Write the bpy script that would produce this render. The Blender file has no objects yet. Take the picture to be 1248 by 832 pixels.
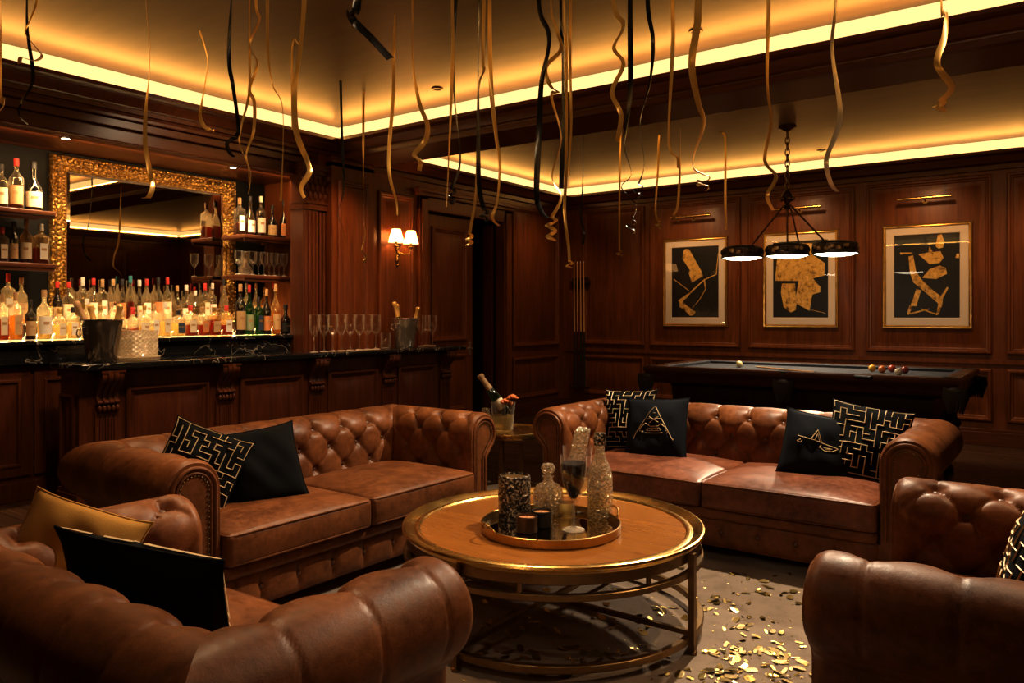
import bpy, bmesh, math, random
from mathutils import Vector, Matrix, Euler
random.seed(7)
PI = math.pi
SC = bpy.context.scene
COL = SC.collection
R = math.radians

# ------------------------------------------------------------------ camera geometry
EYE = 1.45
FPX = 948.0
YAW = math.atan(692 / 948.0)
CS, SN = math.cos(YAW), math.sin(YAW)
HOR = 384.0

def ray(px):
    a = (px - 624) / FPX
    return a * CS - SN, a * SN + CS
def atx(px, py, X):
    dx, dy = ray(px); z = X / dx
    return Vector((X, dy * z, EYE + (HOR - py) * z / FPX))
def aty(px, py, Y):
    dx, dy = ray(px); z = Y / dy
    return Vector((dx * z, Y, EYE + (HOR - py) * z / FPX))
def atz(px, py, Z):
    z = FPX * (EYE - Z) / (py - HOR)
    dx, dy = ray(px)
    return Vector((dx * z, dy * z, Z))
def atd(px, py, z):
    dx, dy = ray(px)
    return Vector((dx * z, dy * z, EYE + (HOR - py) * z / FPX))

cam_d = bpy.data.cameras.new('camera')
cam = bpy.data.objects.new('camera', cam_d); COL.objects.link(cam)
cam.location = (0, 0, EYE)
cam.rotation_euler = (PI / 2, 0, YAW)
cam_d.sensor_width = 36.0
cam_d.lens = FPX / 1248 * 36
cam_d.shift_y = -32 / 1248
cam_d.clip_start = 0.05
SC.camera = cam

# ------------------------------------------------------------------ materials
MATS = {}
def new_mat(name):
    m = bpy.data.materials.new(name); m.use_nodes = True
    nt = m.node_tree; nt.nodes.clear()
    return m, nt
class NB:
    """tiny node builder"""
    def __init__(s, name):
        s.m, s.nt = new_mat(name); MATS[name] = s.m
        s.out = s.n('ShaderNodeOutputMaterial')
    def n(s, t, ins=None, **kw):
        d = s.nt.nodes.new(t)
        for k, v in kw.items(): setattr(d, k, v)
        for k, v in (ins or {}).items(): s.set(d, k, v)
        return d
    def set(s, d, k, v):
        sock = d.inputs[k]
        if isinstance(v, bpy.types.NodeSocket): s.nt.links.new(v, sock)
        elif isinstance(v, bpy.types.Node): s.nt.links.new(v.outputs[0], sock)
        else: sock.default_value = v
    def coords(s, scale=(1, 1, 1), rot=(0, 0, 0)):
        tc = s.n('ShaderNodeTexCoord')
        mp = s.n('ShaderNodeMapping', {'Vector': tc.outputs['Object'], 'Scale': scale, 'Rotation': rot})
        return mp.outputs[0]
    def noise(s, vec, scale=5, detail=4, rough=.5, dist=0):
        return s.n('ShaderNodeTexNoise', {'Vector': vec, 'Scale': scale, 'Detail': detail, 'Roughness': rough, 'Distortion': dist}).outputs['Fac']
    def ramp(s, fac, stops):
        r = s.n('ShaderNodeValToRGB', {'Fac': fac})
        cr = r.color_ramp
        while len(cr.elements) < len(stops): cr.elements.new(.5)
        for e, (p, c) in zip(cr.elements, stops):
            e.position = p; e.color = (c[0], c[1], c[2], 1) if not isinstance(c, (int, float)) else (c, c, c, 1)
        return r.outputs[0]
    def bump(s, h, strength=.3, dist=.01):
        return s.n('ShaderNodeBump', {'Height': h, 'Strength': strength, 'Distance': dist}).outputs[0]
    def pbr(s, **kw):
        p = s.n('ShaderNodeBsdfPrincipled')
        for k, v in kw.items(): s.set(p, k.replace('_', ' '), v)
        s.nt.links.new(p.outputs[0], s.out.inputs[0])
        return p
    def finish(s, sh):
        s.nt.links.new(sh.outputs[0] if isinstance(sh, bpy.types.Node) else sh, s.out.inputs[0]); return s.m

def c4(c): return (c[0], c[1], c[2], 1)
def simple(name, col, rough=.5, metal=0, **kw):
    b = NB(name); b.pbr(Base_Color=c4(col), Roughness=rough, Metallic=metal, **kw); return b.m
def wood(name, dark, light, rough=.38, scale=(9, 9, .7), coat=.08, nscale=2.2):
    b = NB(name)
    v = b.coords(scale)
    n1 = b.noise(v, nscale, 6, .6, .8)
    v2 = b.coords((scale[0] * 9, scale[1] * 9, scale[2] * 4))
    n2 = b.noise(v2, 3, 3, .6)
    mx = b.n('ShaderNodeMath', {0: n1, 1: b.n('ShaderNodeMath', {0: n2, 1: .35}, operation='MULTIPLY')}, operation='ADD')
    col = b.ramp(mx, [(.38, dark), (.85, light)])
    b.pbr(Base_Color=col, Roughness=b.ramp(n1, [(.2, rough * .85), (.9, rough * 1.2)]), Coat_Weight=coat, Coat_Roughness=.25, Normal=b.bump(mx, .08, .004), Specular_IOR_Level=.32)
    return b.m
wood('wall_wood', (.066, .0165, .0038), (.185, .052, .0115), .40)
wood('bar_wood', (.045, .0115, .0042), (.115, .032, .0105), .36)
wood('trim_wood', (.048, .0125, .004), (.115, .032, .0085), .36, (.7, 9, 9))
wood('trim_wood_y', (.048, .0125, .004), (.115, .032, .0085), .36, (9, .7, 9))
wood('shelf_wood', (.05, .014, .006), (.12, .036, .013), .35, (9, .7, 9))
wood('pool_wood', (.030, .0105, .0048), (.085, .029, .0125), .28, (.7, 9, 9))
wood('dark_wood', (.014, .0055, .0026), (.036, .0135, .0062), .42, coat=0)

def leather(name, d, l, rough=.40):
    b = NB(name)
    v = b.coords()
    n1 = b.noise(v, 4, 6, .65, .4)
    n2 = b.noise(v, 30, 5, .72)
    mx = b.n('ShaderNodeMath', {0: n1, 1: b.n('ShaderNodeMath', {0: n2, 1: .6}, operation='MULTIPLY')}, operation='ADD')
    wv = b.n('ShaderNodeMix', {'Factor': .04, 6: v, 7: b.n('ShaderNodeTexNoise', {'Vector': v, 'Scale': 9.0}).outputs['Color']}, data_type='RGBA')
    crk = b.n('ShaderNodeTexVoronoi', {'Vector': wv.outputs[2], 'Scale': 24}, feature='DISTANCE_TO_EDGE').outputs['Distance']
    crk2 = b.ramp(crk, [(0, 1.0), (.035, .0)])
    fine = b.n('ShaderNodeTexVoronoi', {'Vector': v, 'Scale': 300}, feature='F1').outputs['Distance']
    h = b.n('ShaderNodeMath', {0: b.n('ShaderNodeMath', {0: fine, 1: .16}, operation='MULTIPLY'), 1: b.n('ShaderNodeMath', {0: n2, 1: .9}, operation='MULTIPLY')}, operation='ADD')
    col = b.ramp(mx, [(.55, d), (1.02, l)])
    scr = b.n('ShaderNodeMath', {0: crk2, 1: b.ramp(n1, [(.45, 0.0), (.7, .38)])}, operation='MULTIPLY')
    mix = b.n('ShaderNodeMix', {'Factor': scr, 6: col, 7: c4(tuple(x * 1.7 for x in l))}, data_type='RGBA')
    b.pbr(Base_Color=mix.outputs[2], Roughness=b.ramp(n2, [(.3, rough * .85), (.75, rough * 1.4)]), Normal=b.bump(h, .22, .004), Specular_IOR_Level=.30)
    return b.m
leather('leather', (.078, .024, .0075), (.25, .089, .028))
leather('leather_dark', (.085, .026, .008), (.27, .094, .028), .42)
leather('leather_red', (.078, .024, .012), (.27, .098, .048), .36)
simple('button_leather', (.10, .034, .012), .4)

def marble():
    b = NB('black_marble'); v = b.coords((1, 1, 1))
    n = b.noise(v, 1.9, 4, .55, 1.3)
    vein = b.n('ShaderNodeMath', {0: b.n('ShaderNodeMath', {0: n, 1: .5}, operation='SUBTRACT')}, operation='ABSOLUTE')
    vs = b.ramp(vein, [(0, (.42, .38, .33)), (.004, (.05, .046, .04)), (.012, (.008, .008, .009))])
    n2 = b.noise(v, 14, 6, .7, 1)
    v2 = b.n('ShaderNodeMath', {0: b.n('ShaderNodeMath', {0: n2, 1: .52}, operation='SUBTRACT')}, operation='ABSOLUTE')
    vs2 = b.ramp(v2, [(0, (.05, .047, .042)), (.006, (0, 0, 0))])
    mix = b.n('ShaderNodeMix', {'Factor': .35, 6: vs, 7: vs2}, data_type='RGBA', blend_type='ADD')
    b.pbr(Base_Color=mix.outputs[2], Roughness=.08)
marble()
def brass(name, col, rough, amt=.15):
    b = NB(name); v = b.coords()
    n = b.noise(v, 9, 5, .6)
    c0 = tuple(x * .62 for x in col)
    b.pbr(Base_Color=b.ramp(n, [(.3, c0), (.7, col)]), Metallic=1.0, Roughness=b.ramp(n, [(.3, rough * 1.5), (.7, rough)]))
brass('brass', (.78, .50, .17), .20)
brass('dark_brass', (.30, .19, .085), .30)
brass('frame_gold', (.75, .46, .14), .30)
simple('ribbon_gold', (.82, .52, .15), .30, .35)
simple('foil', (.78, .50, .17), .35, .35)
brass('confetti', (.80, .56, .18), .25)
brass('confetti_dark', (.30, .21, .08), .35)
simple('ribbon_pale', (.80, .70, .52), .3, .45)
simple('ribbon_black', (.012, .011, .011), .22)
simple('steel', (.72, .68, .61), .16, .85)
simple('bronze', (.10, .055, .03), .4, .9)
simple('iron', (.05, .04, .035), .45, .7)
def ornate():
    b = NB('ornate_gold'); v = b.coords()
    vo = b.n('ShaderNodeTexVoronoi', {'Vector': v, 'Scale': 38}).outputs['Distance']
    n = b.noise(v, 50, 3, .6)
    h = b.n('ShaderNodeMath', {0: vo, 1: n}, operation='ADD')
    b.pbr(Base_Color=b.ramp(h, [(.45, (.85, .54, .17)), (1.15, (.28, .15, .04))]), Metallic=.9, Roughness=.32, Normal=b.bump(h, .9, .012))
ornate()
simple('mirror', (.62, .55, .46), .015, 1)
simple('black', (.006, .006, .006), .6)
simple('picture_black', (.010, .010, .011), .45)
simple('mat_board', (.78, .65, .53), .9)
def goldleaf():
    b = NB('gold_leaf'); v = b.coords(); n = b.noise(v, 16, 8, .7, .6)
    b.pbr(Base_Color=b.ramp(n, [(.34, (.12, .055, .010)), (.46, (.68, .39, .09)), (.68, (.95, .64, .20))]), Roughness=.55, Metallic=.1)
goldleaf()
def ceiling_mat():
    b = NB('ceiling_satin'); v = b.coords((.5, 3, 1)); n = b.noise(v, 2.2, 5, .6)
    b.pbr(Base_Color=b.ramp(n, [(.3, (.085, .043, .0115)), (.75, (.13, .069, .020))]), Roughness=.40, Metallic=.35, Normal=b.bump(b.noise(b.coords(), 60, 3), .06, .003))
ceiling_mat()
def emis(name, col, st):
    b = NB(name); b.finish(b.n('ShaderNodeEmission', {'Color': c4(col), 'Strength': st})); return b.m
emis('cove_light', (1, .645, .25), 1.45)
emis('lamp_glow', (1, .88, .66), 14)
emis('downlight_glow', (1, .80, .52), 30)
emis('strip_glow', (1, .68, .30), 1.6)
def carpet():
    b = NB('carpet'); v = b.coords()
    n = b.noise(v, 7, 5, .7); n2 = b.noise(v, 420, 2, .6)
    mx = b.n('ShaderNodeMath', {0: n, 1: n2}, operation='ADD')
    b.pbr(Base_Color=b.ramp(mx, [(.7, (.125, .084, .058)), (1.35, (.30, .218, .155))]), Roughness=.95, Normal=b.bump(n2, .6, .006), Sheen_Weight=.2)
carpet()
def floor_mat():
    b = NB('floor_planks'); v = b.coords((1, 1, 1))
    br = b.n('ShaderNodeTexBrick', {'Vector': v, 'Scale': 1.0, 'Color1': (.9, .9, .9, 1), 'Color2': (.55, .55, .55, 1), 'Mortar': (.12, .12, .12, 1), 'Mortar Size': .004, 'Brick Width': 1.5, 'Row Height': .16})
    n = b.noise(b.coords((.8, 9, 9)), 3, 6, .6, .6)
    col = b.ramp(n, [(.3, (.050, .023, .012)), (.75, (.115, .056, .028))])
    mix = b.n('ShaderNodeMix', {'Factor': 1.0, 6: col, 7: br.outputs[0]}, data_type='RGBA', blend_type='MULTIPLY')
    b.pbr(Base_Color=mix.outputs[2], Roughness=b.ramp(n, [(.3, .34), (.8, .22)]), Normal=b.bump(n, .06, .004))
floor_mat()
def table_wood():
    b = NB('table_wood'); v = b.coords((1.2, 11, 1), (0, 0, R(25)))
    n = b.noise(v, 2.0, 7, .6, 1.2); n2 = b.noise(b.coords((6, 60, 1), (0, 0, R(25))), 3, 3)
    mx = b.n('ShaderNodeMath', {0: n, 1: b.n('ShaderNodeMath', {0: n2, 1: .3}, operation='MULTIPLY')}, operation='ADD')
    b.pbr(Base_Color=b.ramp(mx, [(.35, (.24, .085, .016)), (.95, (.42, .165, .036))]), Roughness=b.ramp(n, [(.3, .26), (.8, .17)]), Coat_Weight=.5, Coat_Roughness=.12)
table_wood()
def velvet(name, c, sheen=.35):
    b = NB(name); v = b.coords(); n = b.noise(v, 5, 4); n2 = b.noise(v, 300, 2)
    b.pbr(Base_Color=b.ramp(n, [(.3, tuple(x * .7 for x in c)), (.8, c)]), Roughness=.85, Specular_IOR_Level=.15, Sheen_Weight=sheen, Sheen_Roughness=.4, Normal=b.bump(n2, .25, .003))
velvet('velvet_black', (.0035, .0034, .0036), .03)
velvet('velvet_navy', (.010, .012, .0175), .04)
velvet('velvet_gold', (.60, .32, .075), .2)
simple('thread_gold', (.74, .57, .33), .5, .15)
simple('pool_cloth', (.06, .06, .068), .9)
# glass-like thin shaders
def glass_thin(name, tint=(1, 1, 1), gloss=.12, edge=.55, rough=.03, trans=0.0, tcol=(1, .9, .7), rim=.30):
    b = NB(name)
    lw = b.n('ShaderNodeLayerWeight', {'Blend': .35})
    f = b.n('ShaderNodeMapRange', {'Value': b.n('ShaderNodeMath', {0: lw.outputs['Facing'], 1: 1.6}, operation='POWER'), 'To Min': gloss, 'To Max': edge})
    tr = b.n('ShaderNodeBsdfTransparent', {'Color': c4(tint)})
    gl = b.n('ShaderNodeBsdfGlossy', {'Color': (1, .97, .92, 1), 'Roughness': rough})
    df = b.n('ShaderNodeBsdfDiffuse', {'Color': (.95, .86, .74, 1)})  # pale diffuse painted near the edges in place of bright reflections
    gl = b.n('ShaderNodeMixShader', {0: b.n('ShaderNodeMath', {0: lw.outputs['Facing'], 1: rim}, operation='MULTIPLY'), 1: gl.outputs[0], 2: df.outputs[0]})
    base = tr.outputs[0]
    if trans > 0:
        tl = b.n('ShaderNodeBsdfTranslucent', {'Color': c4(tcol)})
        base = b.n('ShaderNodeMixShader', {0: trans, 1: base, 2: tl.outputs[0]}).outputs[0]
    b.finish(b.n('ShaderNodeMixShader', {0: f.outputs[0], 1: base, 2: gl.outputs[0]}))
glass_thin('glass', (.97, .95, .92), .09, .9, .04, .03, (1, .92, .8), rim=.75)
glass_thin('glass_pane', (.97, .97, .97), .03, .25, .01)
glass_thin('glass_clear_bottle', (.92, .88, .80), .07, .75, .05, .26, (1, .88, .62))
glass_thin('glass_amber', (.90, .70, .42), .07, .7, .05, .26, (.92, .70, .40))
glass_thin('glass_green', (.10, .24, .08), .06, .4, .06, .3, (.05, .20, .04))
glass_thin('glass_dark', (.10, .07, .04), .08, .4, .08, .3, (.06, .035, .015))
glass_thin('liquid_amber', (.80, .50, .20), .02, .1, .1, .45, (.80, .46, .17))
glass_thin('liquid_red', (.48, .13, .03), .02, .1, .1, .6, (.50, .13, .03))
glass_thin('liquid_gold', (.93, .80, .50), .02, .1, .1, .5, (.95, .80, .48))
simple('liquid_dark', (.010, .005, .004), .5, 0, Specular_IOR_Level=.1)
def crystal(name, scale, rnd_, metric='EUCLIDEAN', rot=0, dm=.22, lo=.10):
    b = NB(name); v = b.coords((1, 1, 1), (rot, 0, 0))
    vo = b.n('ShaderNodeTexVoronoi', {'Vector': v, 'Scale': scale, 'Randomness': rnd_}, distance=metric).outputs['Distance']
    tr = b.n('ShaderNodeBsdfTransparent', {'Color': (.93, .88, .80, 1)})
    gl = b.n('ShaderNodeBsdfGlossy', {'Color': (1, .95, .86, 1), 'Roughness': .08, 'Normal': b.bump(vo, 1.0, .02)})
    df = b.n('ShaderNodeBsdfDiffuse', {'Color': (.9, .78, .60, 1)})
    gl2 = b.n('ShaderNodeMixShader', {0: dm, 1: gl.outputs[0], 2: df.outputs[0]})
    tl = b.n('ShaderNodeBsdfTranslucent', {'Color': (.95, .80, .56, 1)})
    m1 = b.n('ShaderNodeMixShader', {0: .28, 1: tr.outputs[0], 2: tl.outputs[0]})
    fac = b.ramp(vo, [(.18, lo), (.5, .75)])
    b.finish(b.n('ShaderNodeMixShader', {0: fac, 1: m1.outputs[0], 2: gl2.outputs[0]}))
crystal('crystal', 70, 1.0)
crystal('cut_crystal', 42, 0.0, 'CHEBYCHEV', PI / 4, .55, .38)
def glitter():
    b = NB('glitter'); v = b.coords()
    vo = b.n('ShaderNodeTexVoronoi', {'Vector': v, 'Scale': 120})
    fac = b.n('ShaderNodeSeparateColor', {0: vo.outputs['Color']}).outputs[0]
    b.pbr(Base_Color=b.ramp(fac, [(.35, (.03, .024, .02)), (.7, (.28, .22, .16)), (.95, (.70, .60, .46))]), Metallic=.6, Roughness=.3, Normal=b.bump(vo.outputs['Distance'], .6, .006))
glitter()
for nm, c in {'paper_cream': (.70, .60, .42), 'paper_white': (.75, .70, .60), 'paper_tan': (.50, .33, .16), 'paper_blue': (.03, .05, .10), 'paper_black': (.02, .018, .016), 'paper_orange': (.55, .22, .08), 'paper_green': (.30, .35, .2),
              'cap_red': (.45, .03, .02), 'cap_black': (.015, .012, .012), 'cap_cork': (.40, .24, .11), 'cap_white': (.6, .55, .48), 'cap_teal': (.03, .18, .2)}.items():
    simple(nm, c, .55)
simple('cap_gold', (.65, .42, .14), .3, .9)
simple('cork', (.42, .25, .12), .8)
simple('wax', (.55, .25, .11), .5)
simple('tassel', (.020, .014, .011), .5)
def shade_mat():
    b = NB('lamp_shade'); d = b.n('ShaderNodeBsdfTranslucent', {'Color': (.95, .72, .42, 1)}); e = b.n('ShaderNodeEmission', {'Color': (1, .62, .27, 1), 'Strength': 2.2})
    b.finish(b.n('ShaderNodeAddShader', {0: d.outputs[0], 1: e.outputs[0]}))
shade_mat()
simple('ball_white', (.75, .62, .30), .12); simple('ball_yellow', (.75, .42, .06), .12); simple('ball_orange', (.65, .20, .05), .12)
simple('ball_red', (.40, .06, .03), .12); simple('ball_maroon', (.25, .05, .04), .12); simple('ball_stripe', (.7, .62, .5), .12)
simple('cue_maple', (.55, .30, .13), .3)
simple('rose', (.70, .22, .07), .7); simple('leaf', (.03, .07, .02), .6)
def M(n): return MATS[n]

# ------------------------------------------------------------------ mesh builder
class MB:
    def __init__(s): s.v = []; s.f = []
    def add(s, vs, fs):
        o = len(s.v); s.v += [tuple(x) for x in vs]; s.f += [tuple(i + o for i in f) for f in fs]; return s
    def box(s, x0, x1, y0, y1, z0, z1, T=None):
        vs = [Vector(p) for p in ((x0, y0, z0), (x1, y0, z0), (x1, y1, z0), (x0, y1, z0), (x0, y0, z1), (x1, y0, z1), (x1, y1, z1), (x0, y1, z1))]
        if T: vs = [T @ p for p in vs]
        return s.add(vs, [(0, 3, 2, 1), (4, 5, 6, 7), (0, 1, 5, 4), (1, 2, 6, 5), (2, 3, 7, 6), (3, 0, 4, 7)])
    def lathe(s, prof, n=24, c=(0, 0, 0), T=None, sq=0, cap0=False, cap1=False):
        vs = []; fs = []
        for (r, z) in prof:
            for k in range(n):
                a = 2 * PI * k / n + (PI / n if sq else 0)
                q = 1
                if sq:
                    q = 1 / (abs(math.cos(a)) ** sq + abs(math.sin(a)) ** sq) ** (1 / sq)
                p = Vector((c[0] + r * q * math.cos(a), c[1] + r * q * math.sin(a), c[2] + z))
                vs.append(T @ p if T else p)
        m = len(prof)
        for i in range(m - 1):
            for k in range(n):
                k2 = (k + 1) % n
                fs.append((i * n + k, i * n + k2, (i + 1) * n + k2, (i + 1) * n + k))
        if cap0: fs.append(tuple(reversed(range(n))))
        if cap1: fs.append(tuple((m - 1) * n + k for k in range(n)))
        return s.add(vs, fs)
    def tube(s, pts, r, n=8, closed=False, caps=True):
        pts = [Vector(p) for p in pts]; m = len(pts); vs = []; fs = []
        rs = r if isinstance(r, (list, tuple)) else [r] * m
        up = None
        for i, p in enumerate(pts):
            if closed: t = pts[(i + 1) % m] - pts[i - 1]
            else: t = pts[min(i + 1, m - 1)] - pts[max(i - 1, 0)]
            if t.length < 1e-9: t = Vector((0, 0, 1))
            t.normalize()
            if up is None:
                up = Vector((0, 0, 1)) if abs(t.z) < .9 else Vector((1, 0, 0))
            a = up - t * up.dot(t)
            if a.length < 1e-6: a = t.orthogonal()
            a.normalize(); up = a; b = t.cross(a)
            for k in range(n):
                th = 2 * PI * k / n
                vs.append(p + (a * math.cos(th) + b * math.sin(th)) * rs[i])
        for i in range(m if closed else m - 1):
            j = (i + 1) % m
            for k in range(n):
                k2 = (k + 1) % n
                fs.append((i * n + k, i * n + k2, j * n + k2, j * n + k))
        if caps and not closed:
            fs.append(tuple(reversed(range(n)))); fs.append(tuple((m - 1) * n + k for k in range(n)))
        return s.add(vs, fs)
    def sphere(s, c, r, n=10, m=6, sc=(1, 1, 1)):
        c = Vector(c); vs = []; fs = []
        for i in range(m + 1):
            ph = PI * i / m
            for k in range(n):
                th = 2 * PI * k / n
                vs.append(c + Vector((r * sc[0] * math.sin(ph) * math.cos(th), r * sc[1] * math.sin(ph) * math.sin(th), r * sc[2] * math.cos(ph))))
        for i in range(m):
            for k in range(n):
                k2 = (k + 1) % n
                fs.append((i * n + k, (i + 1) * n + k, (i + 1) * n + k2, i * n + k2))
        return s.add(vs, fs)
    def grid(s, fn, nu, nv, closed_u=False):
        vs = []; fs = []
        for j in range(nv + 1):
            for i in range(nu + 1):
                vs.append(fn(i / nu, j / nv))
        w = nu + 1
        for j in range(nv):
            for i in range(nu):
                fs.append((j * w + i, j * w + i + 1, (j + 1) * w + i + 1, (j + 1) * w + i))
        return s.add(vs, fs)
    def rects(s, Mf, u0, u1, v0, v1, prof, fill=True):
        """mitred picture-frame rings: prof = [(inset, height), ...]"""
        vs = []; fs = []
        for (d, h) in prof:
            for (u, v) in ((u0 + d, v0 + d), (u1 - d, v0 + d), (u1 - d, v1 - d), (u0 + d, v1 - d)):
                vs.append(Mf(u, v, h))
        for i in range(len(prof) - 1):
            for k in range(4):
                k2 = (k + 1) % 4
                fs.append((i * 4 + k, i * 4 + k2, i * 4 + 4 + k2, i * 4 + 4 + k))
        if fill: 
            o = (len(prof) - 1) * 4; fs.append((o, o + 1, o + 2, o + 3))
        return s.add(vs, fs)
    def prism(s, poly, Mf, w0, w1):
        """poly of (a,b) extruded along w by Mf(a,b,w)"""
        n = len(poly)
        vs = [Mf(a, b, w0) for a, b in poly] + [Mf(a, b, w1) for a, b in poly]
        fs = [tuple(range(n)), tuple(reversed(range(n, 2 * n)))]
        for k in range(n):
            k2 = (k + 1) % n; fs.append((k, k + n, k2 + n, k2))
        return s.add(vs, fs)
    def rbox(s, c, h, r, n=8, fn=None):
        """rounded box with centre c, half sizes h, radius r, displaced by fn(p, unit-local)"""
        c = Vector(c); h = Vector(h)
        def proj(p):
            inn = Vector([max(-(h[i] - r), min(h[i] - r, p[i])) for i in range(3)])
            d = p - inn
            if d.length < 1e-9: return p
            return inn + d.normalized() * r
        ax = [(0, 1, 2, 1), (0, 1, 2, -1), (1, 2, 0, 1), (1, 2, 0, -1), (2, 0, 1, 1), (2, 0, 1, -1)]
        def stops(L, k):
            e = L - r
            o = [-L + r * t for t in (0, .33, .66)] + [-e + 2 * e * i / k for i in range(k + 1)] + [L - r * t for t in (.66, .33, 0)]
            return o
        for (a, b, k, sg) in ax:
            A, B = stops(h[a], n), stops(h[b], n)
            vs = []; fs = []
            for bb in B:
                for aa in A:
                    p = Vector((0, 0, 0)); p[a] = aa; p[b] = bb; p[k] = sg * h[k]
                    q = proj(p)
                    if fn: q = fn(q, Vector([q[i] / h[i] for i in range(3)]))
                    vs.append(c + q)
            w = len(A)
            for j in range(len(B) - 1):
                for i in range(w - 1):
                    f = (j * w + i, j * w + i + 1, (j + 1) * w + i + 1, (j + 1) * w + i)
                    fs.append(f if sg > 0 else tuple(reversed(f)))
            s.add(vs, fs)
        return s
    def build(s, name, mat, parent=None, smooth=35, bevel=0, weld=False, loc=None, recalc=True):
        me = bpy.data.meshes.new(name); me.from_pydata(s.v, [], s.f)
        if weld or recalc:
            bm = bmesh.new(); bm.from_mesh(me)
            if weld: bmesh.ops.remove_doubles(bm, verts=bm.verts, dist=1e-5)
            if recalc: bmesh.ops.recalc_face_normals(bm, faces=bm.faces)
            bm.to_mesh(me); bm.free()
        if smooth:
            me.polygons.foreach_set('use_smooth', [True] * len(me.polygons))
            me.set_sharp_from_angle(angle=R(smooth))
        me.materials.append(M(mat) if isinstance(mat, str) else mat)
        o = bpy.data.objects.new(name, me); COL.objects.link(o)
        if parent: o.parent = parent
        if loc is not None: o.location = loc
        if bevel:
            b = o.modifiers.new('bevel', 'BEVEL'); b.width = bevel; b.segments = 2; b.limit_method = 'ANGLE'; b.angle_limit = R(40)
        return o
def root(name, loc=(0, 0, 0), rz=0, label=None, cat=None, group=None):
    o = bpy.data.objects.new(name, None); COL.objects.link(o)
    o.location = loc; o.rotation_euler = (0, 0, rz); o.empty_display_size = .1
    tag(o, label, cat, group); return o
def tag(o, label=None, cat=None, group=None, kind=None):
    if label: o['label'] = label
    if cat: o['category'] = cat
    if group: o['group'] = group
    if kind: o['kind'] = kind
    return o
def struct(o): o['kind'] = 'structure'; return o
def copy_tree(o, parent=None):
    c = o.copy(); COL.objects.link(c)
    if parent: c.parent = parent
    for ch in [x for x in SC.objects if x.parent == o]: copy_tree(ch, c)
    return c
def frame(o, U, N):
    o = Vector(o); U = Vector(U); N = Vector(N)
    return lambda u, v, h: o + U * u + Vector((0, 0, v)) + N * h
def mat_to(d, up=(0, 0, 1)):
    """matrix with local z along d"""
    z = Vector(d).normalized(); x = Vector(up).cross(z)
    if x.length < 1e-5: x = Vector((1, 0, 0))
    x.normalize(); y = z.cross(x)
    return Matrix((x, y, z)).transposed().to_4x4()
def smooth01(t):
    t = max(0, min(1, t)); return t * t * (3 - 2 * t)

# ------------------------------------------------------------------ lights
def area(name, loc, d, length_dir, L, W, power, col=(1, .62, .24)):
    ld = bpy.data.lights.new(name, 'AREA'); ld.shape = 'RECTANGLE'; ld.size = L; ld.size_y = W; ld.energy = power; ld.color = col
    o = bpy.data.objects.new(name, ld); COL.objects.link(o)
    z = -Vector(d).normalized(); x = Vector(length_dir).normalized(); y = z.cross(x).normalized(); x = y.cross(z)
    mt = Matrix((x, y, z)).transposed().to_4x4(); mt.translation = Vector(loc); o.matrix_world = mt
    return o
def spot(name, loc, tgt, power, angle=60, blend=.5, col=(1, .72, .42), size=.04):
    ld = bpy.data.lights.new(name, 'SPOT'); ld.energy = power; ld.spot_size = R(angle); ld.spot_blend = blend; ld.color = col; ld.shadow_soft_size = size
    o = bpy.data.objects.new(name, ld); COL.objects.link(o); o.location = loc
    o.rotation_euler = (Vector(tgt) - Vector(loc)).to_track_quat('-Z', 'Y').to_euler(); return o
def point(name, loc, power, col=(1, .6, .28), size=.04):
    ld = bpy.data.lights.new(name, 'POINT'); ld.energy = power; ld.color = col; ld.shadow_soft_size = size
    o = bpy.data.objects.new(name, ld); COL.objects.link(o); o.location = loc; return o
# ================================================================== ROOM SHELL
XL, XR, YB, YF = -6.42, 2.46, 10.15, -2.66
ZC = 3.45
PANEL = [(0, 0), (0, .022), (.012, .034), (.030, .034), (.040, .020), (.056, .016), (.066, .006), (.10, .006), (.125, .016)]
PANEL_S = [(0, 0), (0, .016), (.010, .024), (.024, .024), (.032, .012), (.046, .004), (.075, .004), (.095, .012)]

b = MB(); b.box(-9, XR + .2, YF - .2, YB + .2, -.08, 0); struct(b.build('floor', 'floor_planks', smooth=0))

# back wall with raised panels
b = MB(); b.box(XL - .1, XR + .1, YB, YB + .1, 0, 3.30)
F = frame((0, YB, 0), (1, 0, 0), (0, -1, 0))
for (u0, u1) in ((-6.08, -5.05), (-4.96, -3.645), (-3.535, -2.22), (-2.09, -.79), (-.65, .65), (.78, 2.1)):
    b.rects(F, u0, u1, 1.015, 3.02, PANEL); b.rects(F, u0, u1, .265, .85, PANEL)
b.box(XL, XR, YB - .02, YB, .905, .955)
struct(b.build('wall_back', 'wall_wood', smooth=25))

# left wall (pool side) with doorway
DY0, DY1, DZ = 7.02, 8.56, 2.72
b = MB()
b.box(XL - .1, XL, 5.46, DY0, 0, 3.30); b.box(XL - .1, XL, DY0, DY1, DZ, 3.30); b.box(XL - .1, XL, DY1, YB, 0, 3.30)
F = frame((XL, 0, 0), (0, 1, 0), (1, 0, 0))
b.rects(F, 6.22, 6.78, 1.0, 2.86, PANEL); b.rects(F, 6.22, 6.78, .265, .85, PANEL)
b.rects(F, 8.80, 9.98, 1.0, 2.98, PANEL); b.rects(F, 8.80, 9.98, .265, .85, PANEL)
struct(b.build('wall_left', 'wall_wood', smooth=25))
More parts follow.
